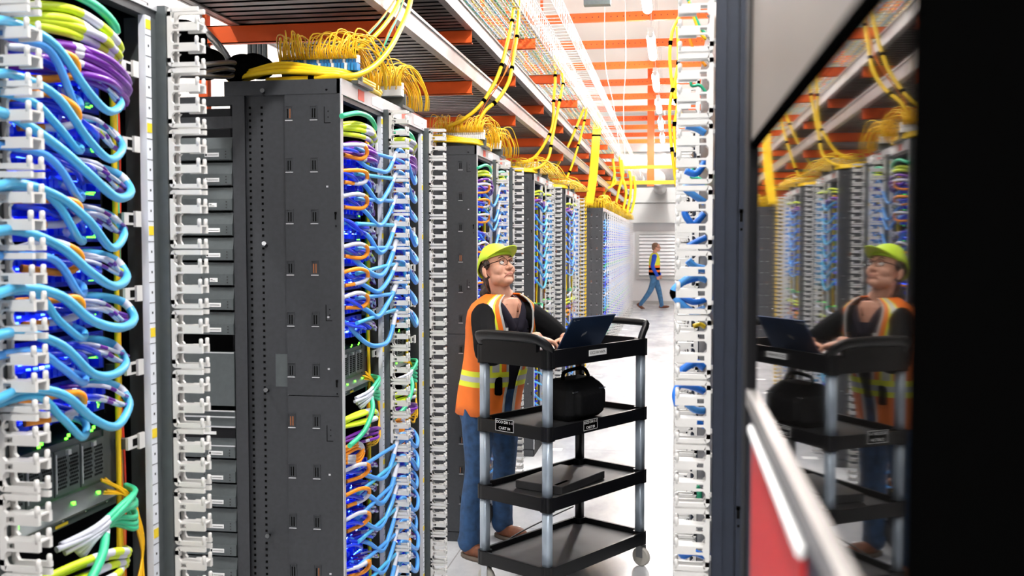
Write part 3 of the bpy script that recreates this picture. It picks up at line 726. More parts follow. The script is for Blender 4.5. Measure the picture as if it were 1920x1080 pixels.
drop('drop_cable',[(985,318,8.2),(1010,314,8.2),(1028,296,8.25),(1035,262,8.3),(1043,220,8.35),(1052,175,8.4),(1056,150,8.5),(1046,108,8.6)],.0125,'yellow_cable','yellow cable drop looping under the third rack pair tray',(.4,.7,.85))
drop('drop_cable',[(1036,325,10.6),(1052,298,10.6),(1068,268,10.6),(1085,228,10.7),(1096,200,10.8)],.014,'yellow_cable','yellow cable drop slanting to the fourth rack pair',(.3,.7))
drop('drop_cable',[(1052,350,10.6),(1068,322,10.6),(1082,280,10.6),(1093,240,10.7),(1100,205,10.8)],.012,'yellow_cable','straight yellow cable drop beside the slanting one at the fourth pair',(.3,.6,.9))
for q in range(6):
    drop('drop_cable',[(1099+q*2.2,385,12.6),(1106+q*2.4,330,12.6),(1111+q*2.3,270,12.6),(1114+q*2.3,230,12.7),(1112+q*2,208,12.9)],.014,'yellow_cable',f'yellow cable in the broad waterfall before the gap, {["first","second","third","fourth","fifth","sixth"][q]} across',(.62,) )
for q,(x0,y0,x1,y1) in enumerate(((1146,350,1147,285),(1155,380,1165,300),(1168,395,1162,290),(1175,400,1180,320),(1183,400,1188,330),(1130,370,1150,330))):
    drop('drop_cable',[(x0,y0,17.),(x0+6,(y0*2+y1)/3,17.),(x1+3,(y0+2*y1)/3,17.),(x1,y1,17.)],.022,'yellow_cable',f'yellow cable drop at the racks beyond the gap, {["first","second","third","fourth","fifth","sixth"][q]} in the cluster')
# right-hand side drops
drop('drop_cable',[(1276,28,5.),(1262,55,5.),(1256,95,5.),(1258,140,5.),(1264,180,5.),(1274,205,5.),(1282,230,5.)],.008,'yellow_cable','yellow cable bowing out beside the white rings near the lamps',(.3,.75))
drop('drop_cable',[(1270,50,5.),(1272,110,5.),(1266,150,5.),(1257,190,5.),(1256,240,5.),(1262,300,5.),(1268,350,5.)],.008,'yellow_cable','long yellow cable hanging down beside the white rings',(.2,.45,.8))
drop('drop_cable',[(1268,150,5.),(1270,200,5.),(1264,240,5.),(1268,290,5.),(1270,345,5.)],.008,'yellow_cable','short yellow cable hanging close to the white rings',(.5,.8))
for q,(px,) in enumerate(((1172,),(1134,))):
    o = MB().tube(smooth([P(px,-10,11),P(px+1,120,11),P(px-3+q*20,200,11),P(px+q*30,300,11)],5),.004,5).build('hanging_wire','label_white'); tag(o, ['straight white wire hanging from the roof over the aisle','curved white wire hanging beside the mesh tray'][q],'wire')
o = MB().box(-.12,.12,-.05,.05,-.03,.03).build('ceiling_speaker','rack_grey_light',None,P(1120,4,9.)); tag(o,'small grey box hung near the roof above the mesh tray','box')

# ------------------------------------------------------------------ right-hand racks
RB = [2.07,3.2,4.45,5.7,6.85,8.05,9.2,10.4,11.6]
for i,y in enumerate(RB):
    manager(y, f'white ringed cable manager of the opposite rack row, {["nearest","second","third","fourth","fifth","sixth","seventh","eighth","ninth"][i]} one', False, i<2, 'white cable managers of the opposite row', .076)
for i,(ya,yb) in enumerate(((2.10,3.29),(4.48,5.67+.05),(6.9,8.1),(9.25,10.4))):
    r_ = empty('network_rack', (.08,ya,0), f'dark navy network rack of the opposite row, {["nearest","second","third","fourth"][i]} block', 'rack', 'navy racks of the opposite row')
    b = MB().box(.0,.9,.0,yb-ya,0,HT)
    b.build('cabinet_body','navy_metal',r_)
    b = MB().box(.0,.012,-.02,.0,.05,HT).box(.018,.045,-.012,.0,.05,HT).box(.05,.4,-.008,.0,.05,HT)
    b.build('front_post','navy_metal',r_)
    if i==0:
        d = MB()
        for z in (1.815,.9,1.2): d.box(.052,.058,-.0095,-.008,z-.012,z+.012).box(.051,.059,-.0095,-.008,z+.006,z+.014).box(.053,.058,-.0095,-.008,z-.03,z-.025)
        for z in (2.24,2.16,2.02,1.77,1.3,1.1): d.box(.064,.067,-.0095,-.008,z,z+.003,1)
        d.build('keyholes',['hole','edge_silver'],r_)
        MB().ball((.066,-.009,1.135),.0015,m=0,nu=8,nv=5).build('status_light','led_green',r_)
# blue cables in the nearest right-hand rings (measured places)
rb = [([(1325,525),(1300,518),(1276,532),(1262,549),(1278,570),(1300,585),(1322,578)],'bent forward at a black tie',.0085),
      ([(1326,560),(1300,566),(1276,555),(1263,547),(1280,530),(1310,520)],'crossing under the black tie',.0075),
      ([(1324,300),(1306,325),(1285,320)],'in the fourth ring from the lamps',.008),([(1322,380),(1300,365),(1284,352),(1300,345),(1320,350)],'folded in the ring beside the vent wall',.008),
      ([(1320,400),(1300,420),(1284,400),(1290,385)],'crossed behind the ring above the walking man',.008),([(1324,445),(1308,452),(1290,462)],'short and level above the forward bend',.007),
      ([(1322,505),(1302,500),(1290,488)],'just above the forward bend',.009),([(1320,690),(1305,680),(1284,690),(1275,700)],'low in the rings beside the cart handle',.009),
      ([(1322,735),(1300,726),(1275,722),(1266,740),(1270,760)],'hooked out of the low rings',.008),([(1322,770),(1302,768),(1284,752)],'slanting in the low rings',.008),
      ([(1322,800),(1304,790),(1284,795)],'lying under the slanting one',.007),([(1325,1045),(1300,1036),(1280,1042),(1272,1020)],'at the foot of the rings',.008),
      ([(1322,250),(1304,240),(1286,236)],'high in the rings near the lamps',.008)]
for q,(pp,lab,rr) in enumerate(rb):
    cable('right_ring_cable', [P(x,y,2.15+.0*i_) for i_,(x,y) in enumerate(pp)], rr*.95, ['right_blue' if q%3 else 'sky_blue','black'], f'blue cable {lab}, opposite row', 'cable', 'blue cables in the opposite rings', 8, 5, [(.44,.54,1)] if q<2 else None)
for q,(y0,y1,c_) in enumerate(((0,50,'green_cable'),(5,60,'yellow_cable'),(70,110,'orange_cable'),(148,160,'green_cable'),(320,335,'green_cable'))):
    cable('ring_lead', [P(1286+q*4,y0-12,2.25),P(1296,y0+12,2.25),P(1312,y1,2.25),P(1324,y1+14,2.25)], .0035, c_, f'thin {c_.split("_")[0]} lead crossing high behind the opposite rings, {["first","second","third","fourth","fifth"][q]} down', 'cable', 'thin leads in the opposite rings', 6, 4)
cable('ring_lead', [P(1300,612,2.2),P(1312,608,2.2),P(1322,614,2.2)], .005, 'yellow_cable', 'short yellow lead in the ring beside the cart handle, opposite row','cable','thin leads in the opposite rings',6,4)
cable('ring_lead', [P(1306,912,2.2),P(1312,925,2.2),P(1308,945,2.2)], .006, 'green_cable', 'short green lead low in the opposite rings','cable','thin leads in the opposite rings',6,4)

# glazed cabinet door close beside the camera
gd = empty('glazed_door', (.06,.3,0), 'dark glass cabinet door close beside the camera reflecting the aisle', 'door')
zt = 1.833
MB().box(0,.006,-.028,.49,1.642-.0,zt).build('glass_pane','dark_glass',gd)
MB().box(0,.03,-.5,-.028,.05,2.35).box(.006,.03,-.028,.49,1.3,zt).build('near_stile','black',gd)
MB().box(-.002,.03,-.028,.50,zt+.004,2.32).build('top_frame','beige_metal',gd)
MB().box(-.003,.02,-.028,.50,zt,zt+.004).build('seal','black',gd)
MB().box(-.004,.04,.49,.53,.05,2.32).build('far_stile','rack_black',gd)
MB().box(-.004,.02,-.028,.495,1.634,1.646).build('lower_rail','tray_steel',gd)
MB().box(-.002,.02,-.028,.495,.3,1.634).build('lower_panel','navy_metal',gd)
MB().box(-.004,-.002,.145,.43,1.3,1.628).build('red_plate','door_red',gd)
MB().box(-.007,-.002,.14,.43,1.622,1.630,c=.002).build('white_strip','label_white',gd)

# ------------------------------------------------------------------ floor stickers
for q in range(16):
    y = 4.75+q*1.19; o = MB().box(-1.05,-.93,y,y+.10,.0,.0012).build('floor_sticker','label_white'); 
    tag(o, f'white sticker on the floor before the racks, {nth(q)} down the aisle'.replace('topmost','nearest'), 'sticker', 'white floor stickers')

# ------------------------------------------------------------------ service cart
cA = Vector((-.597,4.73,0)); ux = Vector((.526,.85,0)).normalized(); uy = Vector((-ux.y,ux.x,0))    # ux along the long side, uy to the far side
cart = empty('service_cart', cA, 'black four shelf service cart with grey posts and a laptop on top', 'cart', None, math.atan2(ux.y,ux.x))
LX, LY = .80, .41
def rounded(x0,x1,y0,y1,r,n=5):
    pts=[]
    for cx,cy,a0 in ((x1-r,y0+r,-90),(x1-r,y1-r,0),(x0+r,y1-r,90),(x0+r,y0+r,180)):
        for i in range(n+1): a=R(a0+90*i/n); pts.append((cx+r*math.cos(a),cy+r*math.sin(a)))
    return pts
o0 = .034
def shelf_build(zt, h, rim, name, deep):
    outer = rounded(-o0,LX+o0,-o0,LY+o0,.045); inner = rounded(-o0+.016,LX+o0-.016,-o0+.016,LY+o0-.016,.032)
    mb = MB(); n=len(outer)
    zb = zt-h; zf = zt-deep
    mb.rings([[(x,y,zb) for x,y in inner],[(x,y,zb) for x,y in outer],[(x,y,zt-.004) for x,y in outer],[(x*.998+.001,y*.998,zt) for x,y in outer],[(x,y,zt) for x,y in inner],[(x,y,zf) for x,y in inner]],cap=False,sm=False)
    mb.build(name+'_rim','cart_black',cart)
    mb = MB(); mb.prism(inner, zf-.012, zf, axis='z'); mb.build(name,'cart_top',cart)
for zt,h,dp in ((.19,.065,.03),(.53,.065,.03),(.872,.062,.03)): shelf_build(zt,h,0,'shelf',dp)
shelf_build(1.245,.085,0,'top_tray',.048)
for (x,y,nm) in ((0,0,'cart_post'),(LX,0,'cart_post'),(0,LY,'cart_post'),(LX,LY,'cart_black')):
    for (z0,z1) in ((.19,.465),(.53,.81),(.872,1.16)):
        p = rounded(x-.022,x+.022,y-.022,y+.022,.012,3); MB().rings([[(a,b,z0) for a,b in p],[(a,b,z1) for a,b in p]],sm=True).build('post',nm,cart)
    # corner sleeves of the shelves round the posts
    for zt,h in ((.19,.065),(.53,.065),(.872,.062),(1.245,.085)):
        p = rounded(x-.031,x+.031,y-.031,y+.031,.018,4); MB().rings([[(a,b,zt-h-.006) for a,b in p],[(a,b,zt+.002 if zt<1.2 else zt) for a,b in p]],sm=False).build('corner_sleeve','cart_black',cart)
    c = MB(); sx = .015
    c.box(x-.02,x+.02,y-.02,y+.02,.112,.125).box(x-.02,x-.015,y-.03,y+.01,.05,.115).box(x+.015,x+.02,y-.03,y+.01,.05,.115)
    cs = c.build('caster','steel',cart)
    MB().tube([(x-.013,y-.012,.052),(x-.009,y-.012,.052),(x+.009,y-.012,.052),(x+.013,y-.012,.052)],[.046,.052,.052,.046],24).build('wheel','wheel_grey',cs)
# handles on both short ends
def handle(x, sgn, mats='cart_black'):
    hz = 1.325
    pts = [(x,-.0,1.235),(x+sgn*.02,-.0,1.27),(x+sgn*.055,.005,hz-.012),(x+sgn*.065,.045,hz),(x+sgn*.065,LY-.045,hz),(x+sgn*.055,LY-.005,hz-.012),(x+sgn*.02,LY,1.27),(x,LY,1.235)]
    MB().tube(smooth(pts,5),.019,12).build('handle',mats,cart)
handle(LX,1)
hz=1.30
pts = [(-.0,-.01,1.24),(-.035,-.012,1.275),(-.055,.04,hz),(-.06,.2,hz+.005),(-.055,LY-.04,hz),(-.035,LY,1.28),(0,LY,1.24)]
MB().tube(smooth(pts,5),[(.017,.03)]*31,12).build('handle','cart_black',cart)
MB().box(-.05,-.02,.03,LY-.03,1.235,1.285).build('handle_web','cart_black',cart)
# labels on the cart
def cart_label(mtx, w, h, bg, fg, lines, size, outline):
    b = MB().box(-w/2,w/2,-h/2,h/2,0,.0012); o = b.build('label_plate',bg,cart); o.matrix_local = mtx
    if outline:
        t=.0018; MB().box(-w/2,w/2,h/2-t,h/2,.0012,.0018).box(-w/2,w/2,-h/2,-h/2+t,.0012,.0018).box(-w/2,-w/2+t,-h/2,h/2,.0012,.0018).box(w/2-t,w/2,-h/2,h/2,.0012,.0018).build('label_border',fg,o)
    for i,s in enumerate(lines):
        dy = 0 if len(lines)==1 else (.25-.5*i)*h
        text(s, size, fg, o, Matrix.Translation((0,dy,.0014)))
def face_m(pos, xdir, ydir):
    x=Vector(xdir).normalized(); y=Vector(ydir).normalized(); z=x.cross(y)
    m=Matrix(((x.x,y.x,z.x,pos[0]),(x.y,y.y,z.y,pos[1]),(x.z,y.z,z.z,pos[2]),(0,0,0,1))); return m
# long near side faces -y in cart space ; short near side faces -x
cart_label(face_m((.30,-o0-.0006,.848),(1,0,0),(0,0,1)),.115,.052,'black','label_white',['DCO DH 1-1','CART 04'],.0185,True)
cart_label(face_m((-o0-.0006,.245,.855),(0,-1,0),(0,0,1)),.12,.060,'black','label_white',['DCO DH 1-1','CART 04'],.0195,True)
cart_label(face_m((.36,-o0-.0006,1.208),(1,0,0),(0,0,1)),.15,.03,'label_white','ink',['DCO 04 NAPA'],.020,False)
CM = Matrix.Translation(cA) @ Matrix.Rotation(math.atan2(ux.y,ux.x),4,'Z')
def C(x,y,z): return CM @ Vector((x,y,z))
# laptop: hinge parallel to the long side
lp = empty('laptop', C(.315,.085,1.1975), 'navy laptop open on the cart top, its lid back to the camera', 'laptop', None, math.atan2(ux.y,ux.x))
MB().box(-.15,.21,0,.235,0,.014,c=.003).build('base','laptop_silver',lp)
k_=MB()
for a in range(12):
    for b_ in range(4): k_.box(-.14+a*.025,-.119+a*.025,.03+b_*.024,.05+b_*.024,.014,.0155)
k_.build('keyboard','black',lp)
tl = R(31); Lm = Matrix.Translation((0,0,.010)) @ Matrix.Rotation(tl,4,'X')
MB().box(-.15,.21,-.004,.003,0,.215,T=Lm).build('lid','laptop_navy',lp)
MB().box(-.143,.203,.003,.0038,.01,.205,T=Lm).build('screen','black',lp)
lg = MB()
for k in range(4): lg.box(-.004+.008*k,-.0015+.008*k,-.0046,-.004,.095+.004*k,.112+.004*k,T=Lm)
lg.box(-.135,-.118,-.0045,-.004,.196,.1975,T=Lm).box(-.135,-.133,-.0045,-.004,.196,.206,T=Lm).box(-.11,-.09,-.0045,-.004,.2,.2015,T=Lm)
lg.build('lid_marks','edge_silver',lp)
# tool bag on the third shelf, box on the second
bg = empty('tool_bag', C(.42,.17,.845), 'black fabric tool bag standing on the cart shelf below the laptop', 'bag', None, math.atan2(ux.y,ux.x))
b = MB().box(-.15,.17,-.1,.11,0,.19,c=.03).box(-.13,.15,-.08,.09,.15,.21,c=.03).box(.17,.215,-.07,.08,.02,.15,c=.018).box(-.1,.1,-.125,-.09,.02,.15,c=.015)
ob = b.build('bag_body','bag_black',bg); remesh(ob,.008,3)
MB().tube(smooth([(-.11,-.02,.21),(-.09,-.02,.25),(.06,-.02,.255),(.11,-.02,.21)],5),.010,8).build('carry_handle','black',bg)
MB().box(-.13,.15,-.103,-.100,.150,.156).build('zip','steel',bg)
fb = empty('flat_box', C(.36,.20,.502), 'flat black box lying on the cart shelf above the lowest', 'box', None, math.atan2(ux.y,ux.x)+.12)
MB().box(-.22,.22,-.14,.14,0,.042,c=.003).build('box_body','cart_top',fb); MB().box(-.2,-.08,-.1,-.08,.042,.0425).build('box_slot','black',fb)
o = MB().box(-.02,.02,-.02,.02,0,.17).cyl((0,0,.17),(0,0,.2),.012,10,1).build('spray_can',['label_red','black'],None,C(.62,.26,.845)); tag(o,'slim red box standing on the cart shelf behind the black bag','box')
# steel rod leaning next to the tray
cable('cart_cord',[C(.1,LY+.03,.16),C(.3,LY+.035,.2),C(.6,LY+.04,.23),C(.78,LY+.03,.25)],.004,'black_cable','black cord trailing along the far edge of the lowest shelf','cord','cart cord')

# ------------------------------------------------------------------ people
def frame_loft(mb, secs, Fd, n=24, m=0, a0=0, a1=2*math.pi, closed=True, cap=True, mf=None):
    """sections (centre, half width, half depth); Fd forward direction"""
    Fd = Vector(Fd).normalized(); Ld = Vector((-Fd.y,Fd.x,0)); rs=[]
    for (c,w,dp) in secs:
        ring=[]
        for i in range(n if closed else n+1):
            a = a0+(a1-a0)*i/n
            ca, sa = math.cos(a), math.sin(a)
            ex=.85; X=math.copysign(abs(ca)**ex,ca)*dp; Y=math.copysign(abs(sa)**ex,sa)*w
            ring.append(Vector(c)+Fd*X+Ld*Y)
        rs.append(ring)
    mb.rings(rs, mf or m, cap, True, closed); return mb
def limb(mb, pts, rad, k=4, n=12, m=0):
    sp = smooth(pts,k); rr=[]
    for i in range(len(sp)):
        t=i/k; j=min(int(t),len(rad)-2); f=min(1,t-j); rr.append(rad[j]*(1-f)+rad[j+1]*f)
    mb.tube(sp, rr, n, m); mb.ball(sp[0], rr[0], m=m, nu=10, nv=6); mb.ball(sp[-1], rr[-1], m=m, nu=10, nv=6)
def hand(mb, wrist, palm_dir, up_dir, side, curl=.5, s=1.0, spread=.1):
    """palm_dir towards the finger tips, up_dir the back of the hand, side +1 = thumb on the left seen from above"""
    D = Vector(palm_dir).normalized(); Uz = Vector(up_dir); Uz = (Uz-D*Uz.dot(D)).normalized(); S = Uz.cross(D)*side
    W = Vector(wrist)
    Tm = Matrix((D,S,Uz)).transposed()
    mb.ball(W+D*.045*s, .048*s,.037*s,.015*s, T=Tm, nu=14, nv=8)
    mb.ball(W+D*.01*s, .03*s,.026*s,.018*s, T=Tm, nu=12, nv=8)
    for q,(off,ln) in enumerate(((.028,.066),(.010,.074),(-.009,.069),(-.027,.054))):
        base = W+D*.078*s+S*off*s+Uz*.002; a = R(18)+curl*R(18)*(1+q*.15); p=[base]; ang=-R(5); cur=base
        for seg in (.42,.32,.26):
            ang += a; cur = cur + (D*math.cos(ang)-Uz*math.sin(ang)+S*off*spread*8*.3)*ln*seg*s; p.append(cur)
        mb.tube([base-D*.02*s]+p,[.0085*s,.0085*s,.0078*s,.0072*s,.0058*s],8); mb.ball(p[-1],.0058*s,nu=8,nv=5)
    t0 = W+D*.022*s+S*.026*s
    p=[t0,t0+(D*.6+S*.75-Uz*.15)*.03*s,t0+(D*.8+S*.75-Uz*.3)*.055*s,t0+(D*1.0+S*.6-Uz*.4)*.072*s]
    mb.tube(p,[.0115*s,.0105*s,.009*s,.007*s],8); mb.ball(p[-1],.007*s,nu=8,nv=5)

# woman
phi = R(-36); Fd = Vector((math.cos(phi),math.sin(phi),0)); Ld = Vector((-Fd.y,Fd.x,0))
pel = Vector((-1.02,5.50,.93)); chest = P(948,622,5.42); neckb = P(944,556,5.44)
wo = empty('person', (pel.x,pel.y,0), 'person in a lime cap and orange safety vest typing on the laptop, looking up', 'person')
WI = Matrix.Translation((-pel.x,-pel.y,0))
def wput(mb, name, mats, vox=None, it=3, parent=wo):
    for v in mb.v: v.x -= pel.x; v.y -= pel.y
    o = mb.build(name, mats, parent)
    if vox: remesh(o,vox,it)
    return o
def tc(z):            # torso centre line
    t = (z-pel.z)/(neckb.z-pel.z); t=max(-.2,min(1.05,t))
    c = pel.lerp(neckb, t); c.z = z; return c + Fd*.02*math.sin(max(0,t)*math.pi)
shR = P(903,588,5.28); shL = P(1000,584,5.54)
elR = P(915,668,5.08); wrR = P(1006,633,5.07)
elL = P(1066,650,5.58); wrL = P(1060,634,5.36)
kb = lp.location + uy*.13 + ux*.0; kb.z = 1.232
# head frame
hy = R(-43); hp = R(19)
hc = P(932,503,5.42)
Fh = Vector((math.cos(hy)*math.cos(hp), math.sin(hy)*math.cos(hp), math.sin(hp))); Lh = Vector((-math.sin(hy),math.cos(hy),0)); Uh = Fh.cross(Lh)
HM = Matrix((Fh,Lh,Uh)).transposed()
HS = 1.05
def H(x,y,z): return hc + HM @ (Vector((x,y,z))*HS)
body = MB()
def hb(c, rx, ry, rz): body.ball(H(*c), rx*HS, ry*HS, rz*HS, T=HM, nu=20, nv=14)
hb((-.010,0,.035),.098,.076,.088)          # skull
hb((.028,0,-.02),.066,.063,.078)           # face
hb((.038,0,-.066),.052,.050,.042)          # jaw
hb((.066,0,-.088),.026,.028,.022)          # chin
for s in (-1,1):
    hb((.052,s*.036,-.028),.032,.028,.030) # cheeks
    hb((.026,s*.034,-.062),.040,.032,.036) # jowl
    hb((.082,s*.026,.022),.018,.022,.008)  # brow
    hb((.098,s*.011,-.030),.011,.009,.008) # nostril
    body.ball(H(-.008,s*.080,-.015),.017,.009,.031,T=HM,nu=12,nv=8)  # ear
    body.ball(H(-.002,s*.079,-.042),.010,.007,.011,T=HM,nu=10,nv=6)
body.tube([H(.085,0,.018),H(.097,0,-.005),H(.112,0,-.026)],[.009,.010,.0125],10); body.ball(H(.112,0,-.028),.0145,nu=10,nv=8)
hb((.089,0,-.052),.012,.026,.009); hb((.087,0,-.063),.013,.022,.008)
# neck and upper chest
body.tube([H(-.012,0,-.04),(H(-.02,0,-.09)+neckb)/2,neckb+Vector((0,0,.0))],[.055,.054,.062],16)
frame_loft(body,[(tc(1.20),.13,.10),(tc(1.30),.155,.112),(tc(1.38),.15,.098),(tc(1.43),.12,.085),(tc(1.46),.08,.07)],Fd)
limb(body,[elR+(wrR-elR)*.5,wrR],[.034,.025]); limb(body,[elL+(wrL-elL)*.5,wrL],[.034,.025])
tR = kb + ux*(-.055) + uy*.02; tL = kb + ux*.06+uy*.02
hand(body, wrR, P(1060,648,5.11)-wrR, (0,0,1), 1, .6, 1.1)
hand(body, wrL, P(1064,650,5.20)-wrL, (0,0,1), -1, .6, 1.05)
# legs under the jeans
wput(body,'body','skin',.0036,7)
def hm(name, fn, mats, vox=None, it=0):
    mb=MB(); fn(mb); return wput(mb,name,mats,vox,it)
for s in (-1,1):
    hm('eye', lambda mb: (mb.ball(H(.082,s*.029,.004),.0125,nu=12,nv=8), mb.ball(H(.0925,s*.026,.008),.0045,m=1,nu=8,nv=6)), ['eye_white','iris'])
    hm('eyebrow', lambda mb: mb.tube([H(.094,s*.012,.028),H(.096,s*.028,.034),H(.082,s*.045,.028)],[.002,.003,.0015],6), 'hair')
    hm('eyelid', lambda mb: mb.tube([H(.093,s*.016,.010),H(.0965,s*.028,.0155),H(.086,s*.043,.009)],[.002,.0025,.002],6), 'skin')
hm('mouth', lambda mb: mb.tube([H(.080,-.029,-.074),H(.0955,-.014,-.0600),H(.0995,0,-.0570),H(.0955,.014,-.0600),H(.080,.029,-.074)],[.0015,.0032,.0036,.0032,.0015],6), 'lips')
def hair(mb):
    mb.ball(H(-.028,0,.028),.090,.082,.080,T=HM); mb.ball(H(-.055,0,-.045),.045,.06,.05,T=HM)
    mb.ball(H(-.105,-.01,-.075),.032,.038,.034,T=HM); mb.ball(H(-.125,-.02,-.10),.025,.03,.028,T=HM); mb.ball(H(-.09,-.03,-.10),.025,.025,.03,T=HM)
    for s in (-1,1): mb.ball(H(.012,s*.072,.018),.026,.012,.028,T=HM)
hm('hair', hair, 'hair', .006, 2)
def cap(mb):
    rs=[]; n=28
    for j in range(9):
        ph = j/8*math.pi/2
        rr=math.cos(ph); zz=math.sin(ph)
        ring=[]
        for i in range(n):
            a=2*math.pi*i/n
            tilt=-.062 if math.cos(a)<0 else .004
            ring.append(H(-.012+.110*math.cos(a)*rr, .090*math.sin(a)*rr, .040+.0*rr+tilt*abs(math.cos(a))*rr+.092*zz))
        rs.append(ring)
    mb.rings(rs,0,False)
    mb.face([len(mb.v)-n+i for i in range(n)],0,True)
o=hm('cap', cap, 'cap_lime'); s_=o.modifiers.new('thick','SOLIDIFY'); s_.thickness=.004
def brim(mb):
    rs=[]
    for j in range(7):
        t=j/6; ring=[]
        for i in range(15):
            a=R(-68+136*i/14); rx=.098+t*.082*math.cos(a*.75)**.8
            ring.append(H(-.012+rx*math.cos(a)*1.0+.0, .088*math.sin(a)*(1+.0*t), .044+.020*t+.022*math.cos(a*1.3)*(1) -.010-.010*t*t))
        rs.append(ring)
    mb.rings(rs,0,False,True,False)
o=hm('cap_brim', brim, 'cap_lime'); s_=o.modifiers.new('thick','SOLIDIFY'); s_.thickness=.004
def glasses(mb):
    for s in (-1,1):
        pts=[H(.106-.006*abs(math.cos(R(a)))*(1 if math.cos(R(a))*s>0 else .2), s*.031+.025*math.cos(R(a)), .002+.0185*math.sin(R(a))) for a in range(0,361,20)]
        mb.tube(pts,.0014,6,cap=False)
        mb.tube([H(.100,s*.056,.008),H(.06,s*.073,.010),H(.0,s*.083,.006),H(-.02,s*.084,-.004)],[.002,.0022,.002,.0018],6)
    mb.tube([H(.107,-.007,.006),H(.109,0,.009),H(.107,.007,.006)],.0013,6)
hm('glasses_frame', glasses, 'black')
def lens(mb):
    for s in (-1,1):
        mb.rings([[H(.1055-.005*abs(math.cos(R(a)))*(1 if math.cos(R(a))*s>0 else .2), s*.031+.024*k*math.cos(R(a)), .002+.0175*k*math.sin(R(a))) for a in range(0,360,20)] for k in (.02,1)],0,False)
hm('glasses_lens', lens, 'clear_lens')
# earplug cord round the neck
hm('neck_cord', lambda mb: (mb.tube(smooth([H(-.01,-.085,-.03),H(-.03,-.07,-.09),neckb-Ld*.075+Vector((0,0,.0)),neckb-Ld*.045+Fd*.075-Vector((0,0,.04))],5),.0015,6),
    mb.tube(smooth([neckb+Ld*.065+Vector((0,0,.01)),neckb+Ld*.05+Fd*.065-Vector((0,0,.03)),neckb+Ld*.012+Fd*.098-Vector((0,0,.075))],5),.0025,6), mb.tube([neckb+Ld*.03+Fd*.088-Vector((0,0,.045)),neckb+Ld*.010+Fd*.100-Vector((0,0,.078))],.006,8)), 'boot_brown')
# dark tee (V neck) and black long-sleeved layer
def tee(mb):
    secs=[(tc(.84),.172,.135),(tc(.95),.172,.130),(tc(1.08),.160,.125),(tc(1.18),.162,.128),(tc(1.27),.168,.130),(tc(1.33),.165,.118)]
    frame_loft(mb,secs+[(tc(1.355)-Fd*.0,.14,.104)],Fd)
hm('undershirt', tee, 'tee_dark', .008, 3)
def neckline(mb):   # front panels rising either side of the V
    for s in (-1,1):
        a = tc(1.30)+Fd*.122+Ld*s*.0; 
        limb(mb,[tc(1.30)+Fd*.108+Ld*s*.028,tc(1.36)+Fd*.094+Ld*s*.056,tc(1.42)+Fd*.060+Ld*s*.078,tc(1.46)+Fd*.0+Ld*s*.080],[.030,.026,.022,.016])
hm('neckline', neckline, 'tee_dark', .006, 2)
def sleeves(mb):
    for s,sh,el,wr in ((-1,shR,elR,wrR),(1,shL,elL,wrL)):
        e2 = el+(wr-el)*.92
        limb(mb,[sh-Ld*s*.05-Fd*.02+Vector((0,0,.004)),sh-Ld*s*.01+Vector((0,0,-.02)),(sh+el)/2+Ld*s*.004,el,(el+wr)/2,e2],[.058,.066,.062,.055,.047,.036])
    frame_loft(mb,[(tc(1.22)-Fd*.01,.165,.12),(tc(1.34)-Fd*.015,.18,.105),(tc(1.41)-Fd*.02,.17,.085),(tc(1.45)-Fd*.025,.12,.06)],Fd)
hm('long_sleeve_top', sleeves, 'shirt_black', .008, 3)
# vest: open fronted shell
zsv=[.80,.86,.92,.97,1.0,1.03,1.06,1.12,1.18,1.24,1.30,1.35,1.39,1.425,1.45,1.468,1.478]
def prof(z):
    tab=[(.80,.178,.160),(.95,.182,.156),(1.10,.182,.150),(1.20,.192,.152),(1.30,.212,.148),(1.37,.214,.134),(1.415,.205,.116),(1.445,.165,.098),(1.465,.125,.088),(1.48,.088,.078)]
    for a,b_ in zip(tab,tab[1:]):
        if z<=b_[0]: t=max(0,(z-a[0])/(b_[0]-a[0])); return a[1]+(b_[1]-a[1])*t, a[2]+(b_[2]-a[2])*t
    return tab[-1][1:]
def vest(mb):
    n=72; rs=[]
    for z in zsv:
        w,dp=prof(z); t=max(0,min(1,(z-1.0)/.45)); op=R(7)+t*R(27); c=tc(z); ring=[]
        for i in range(n+1):
            a=op+(2*math.pi-2*op)*i/n; ca,sa=math.cos(a),math.sin(a); wr_=1+.012*math.sin(a*9+z*14)
            ring.append(c+Fd*math.copysign(abs(ca)**.85,ca)*dp*wr_+Ld*math.copysign(abs(sa)**.85,sa)*w*wr_)
        rs.append(ring)
    def mf(i,j):
        z=(zsv[j]+zsv[j+1])/2; q=i if i<n/2 else n-1-i      # strips counted from the front edge
        if .97<=z<1.0 or 1.03<=z<1.06: return 1
        if 1.0<=z<1.03: return 2
        if z>1.06:
            if q==0: return 2
            if q in (3,7): return 1
            if q in (4,5,6): return 2
            if 26<q<34: return 0
        elif q==0: return 2
        return 0
    mb.rings(rs,mf,False,True,False)
o=hm('safety_vest', vest, ['vest_orange','vest_yellow','reflective']); s_=o.modifiers.new('thick','SOLIDIFY'); s_.thickness=.006; s_.offset=1
hm('radio_pouch', lambda mb: (mb.box(-.02,.02,-.015,.015,-.05,.05,T=Matrix.Translation(tc(.98)-Ld*.1+Fd*.155),c=.006)), 'black')
hm('vest_badge', lambda mb: mb.box(-.004,.004,-.03,.03,-.035,.035,T=Matrix.Translation(tc(1.27)-Ld*.11+Fd*.128) @ Matrix.Rotation(phi-.5,4,'Z')), 'reflective')
for z in (1.29,1.2): 
    for s in (-1,1): hm('snap_button', lambda mb: mb.ball(tc(z)+Fd*(.150 if z<1.25 else .138)+Ld*s*(.055 if z<1.25 else .072),.006,nu=8,nv=6), 'black')
ftR = Vector((-1.12,5.40,0)); ftL = Vector((-1.0,5.80,0))
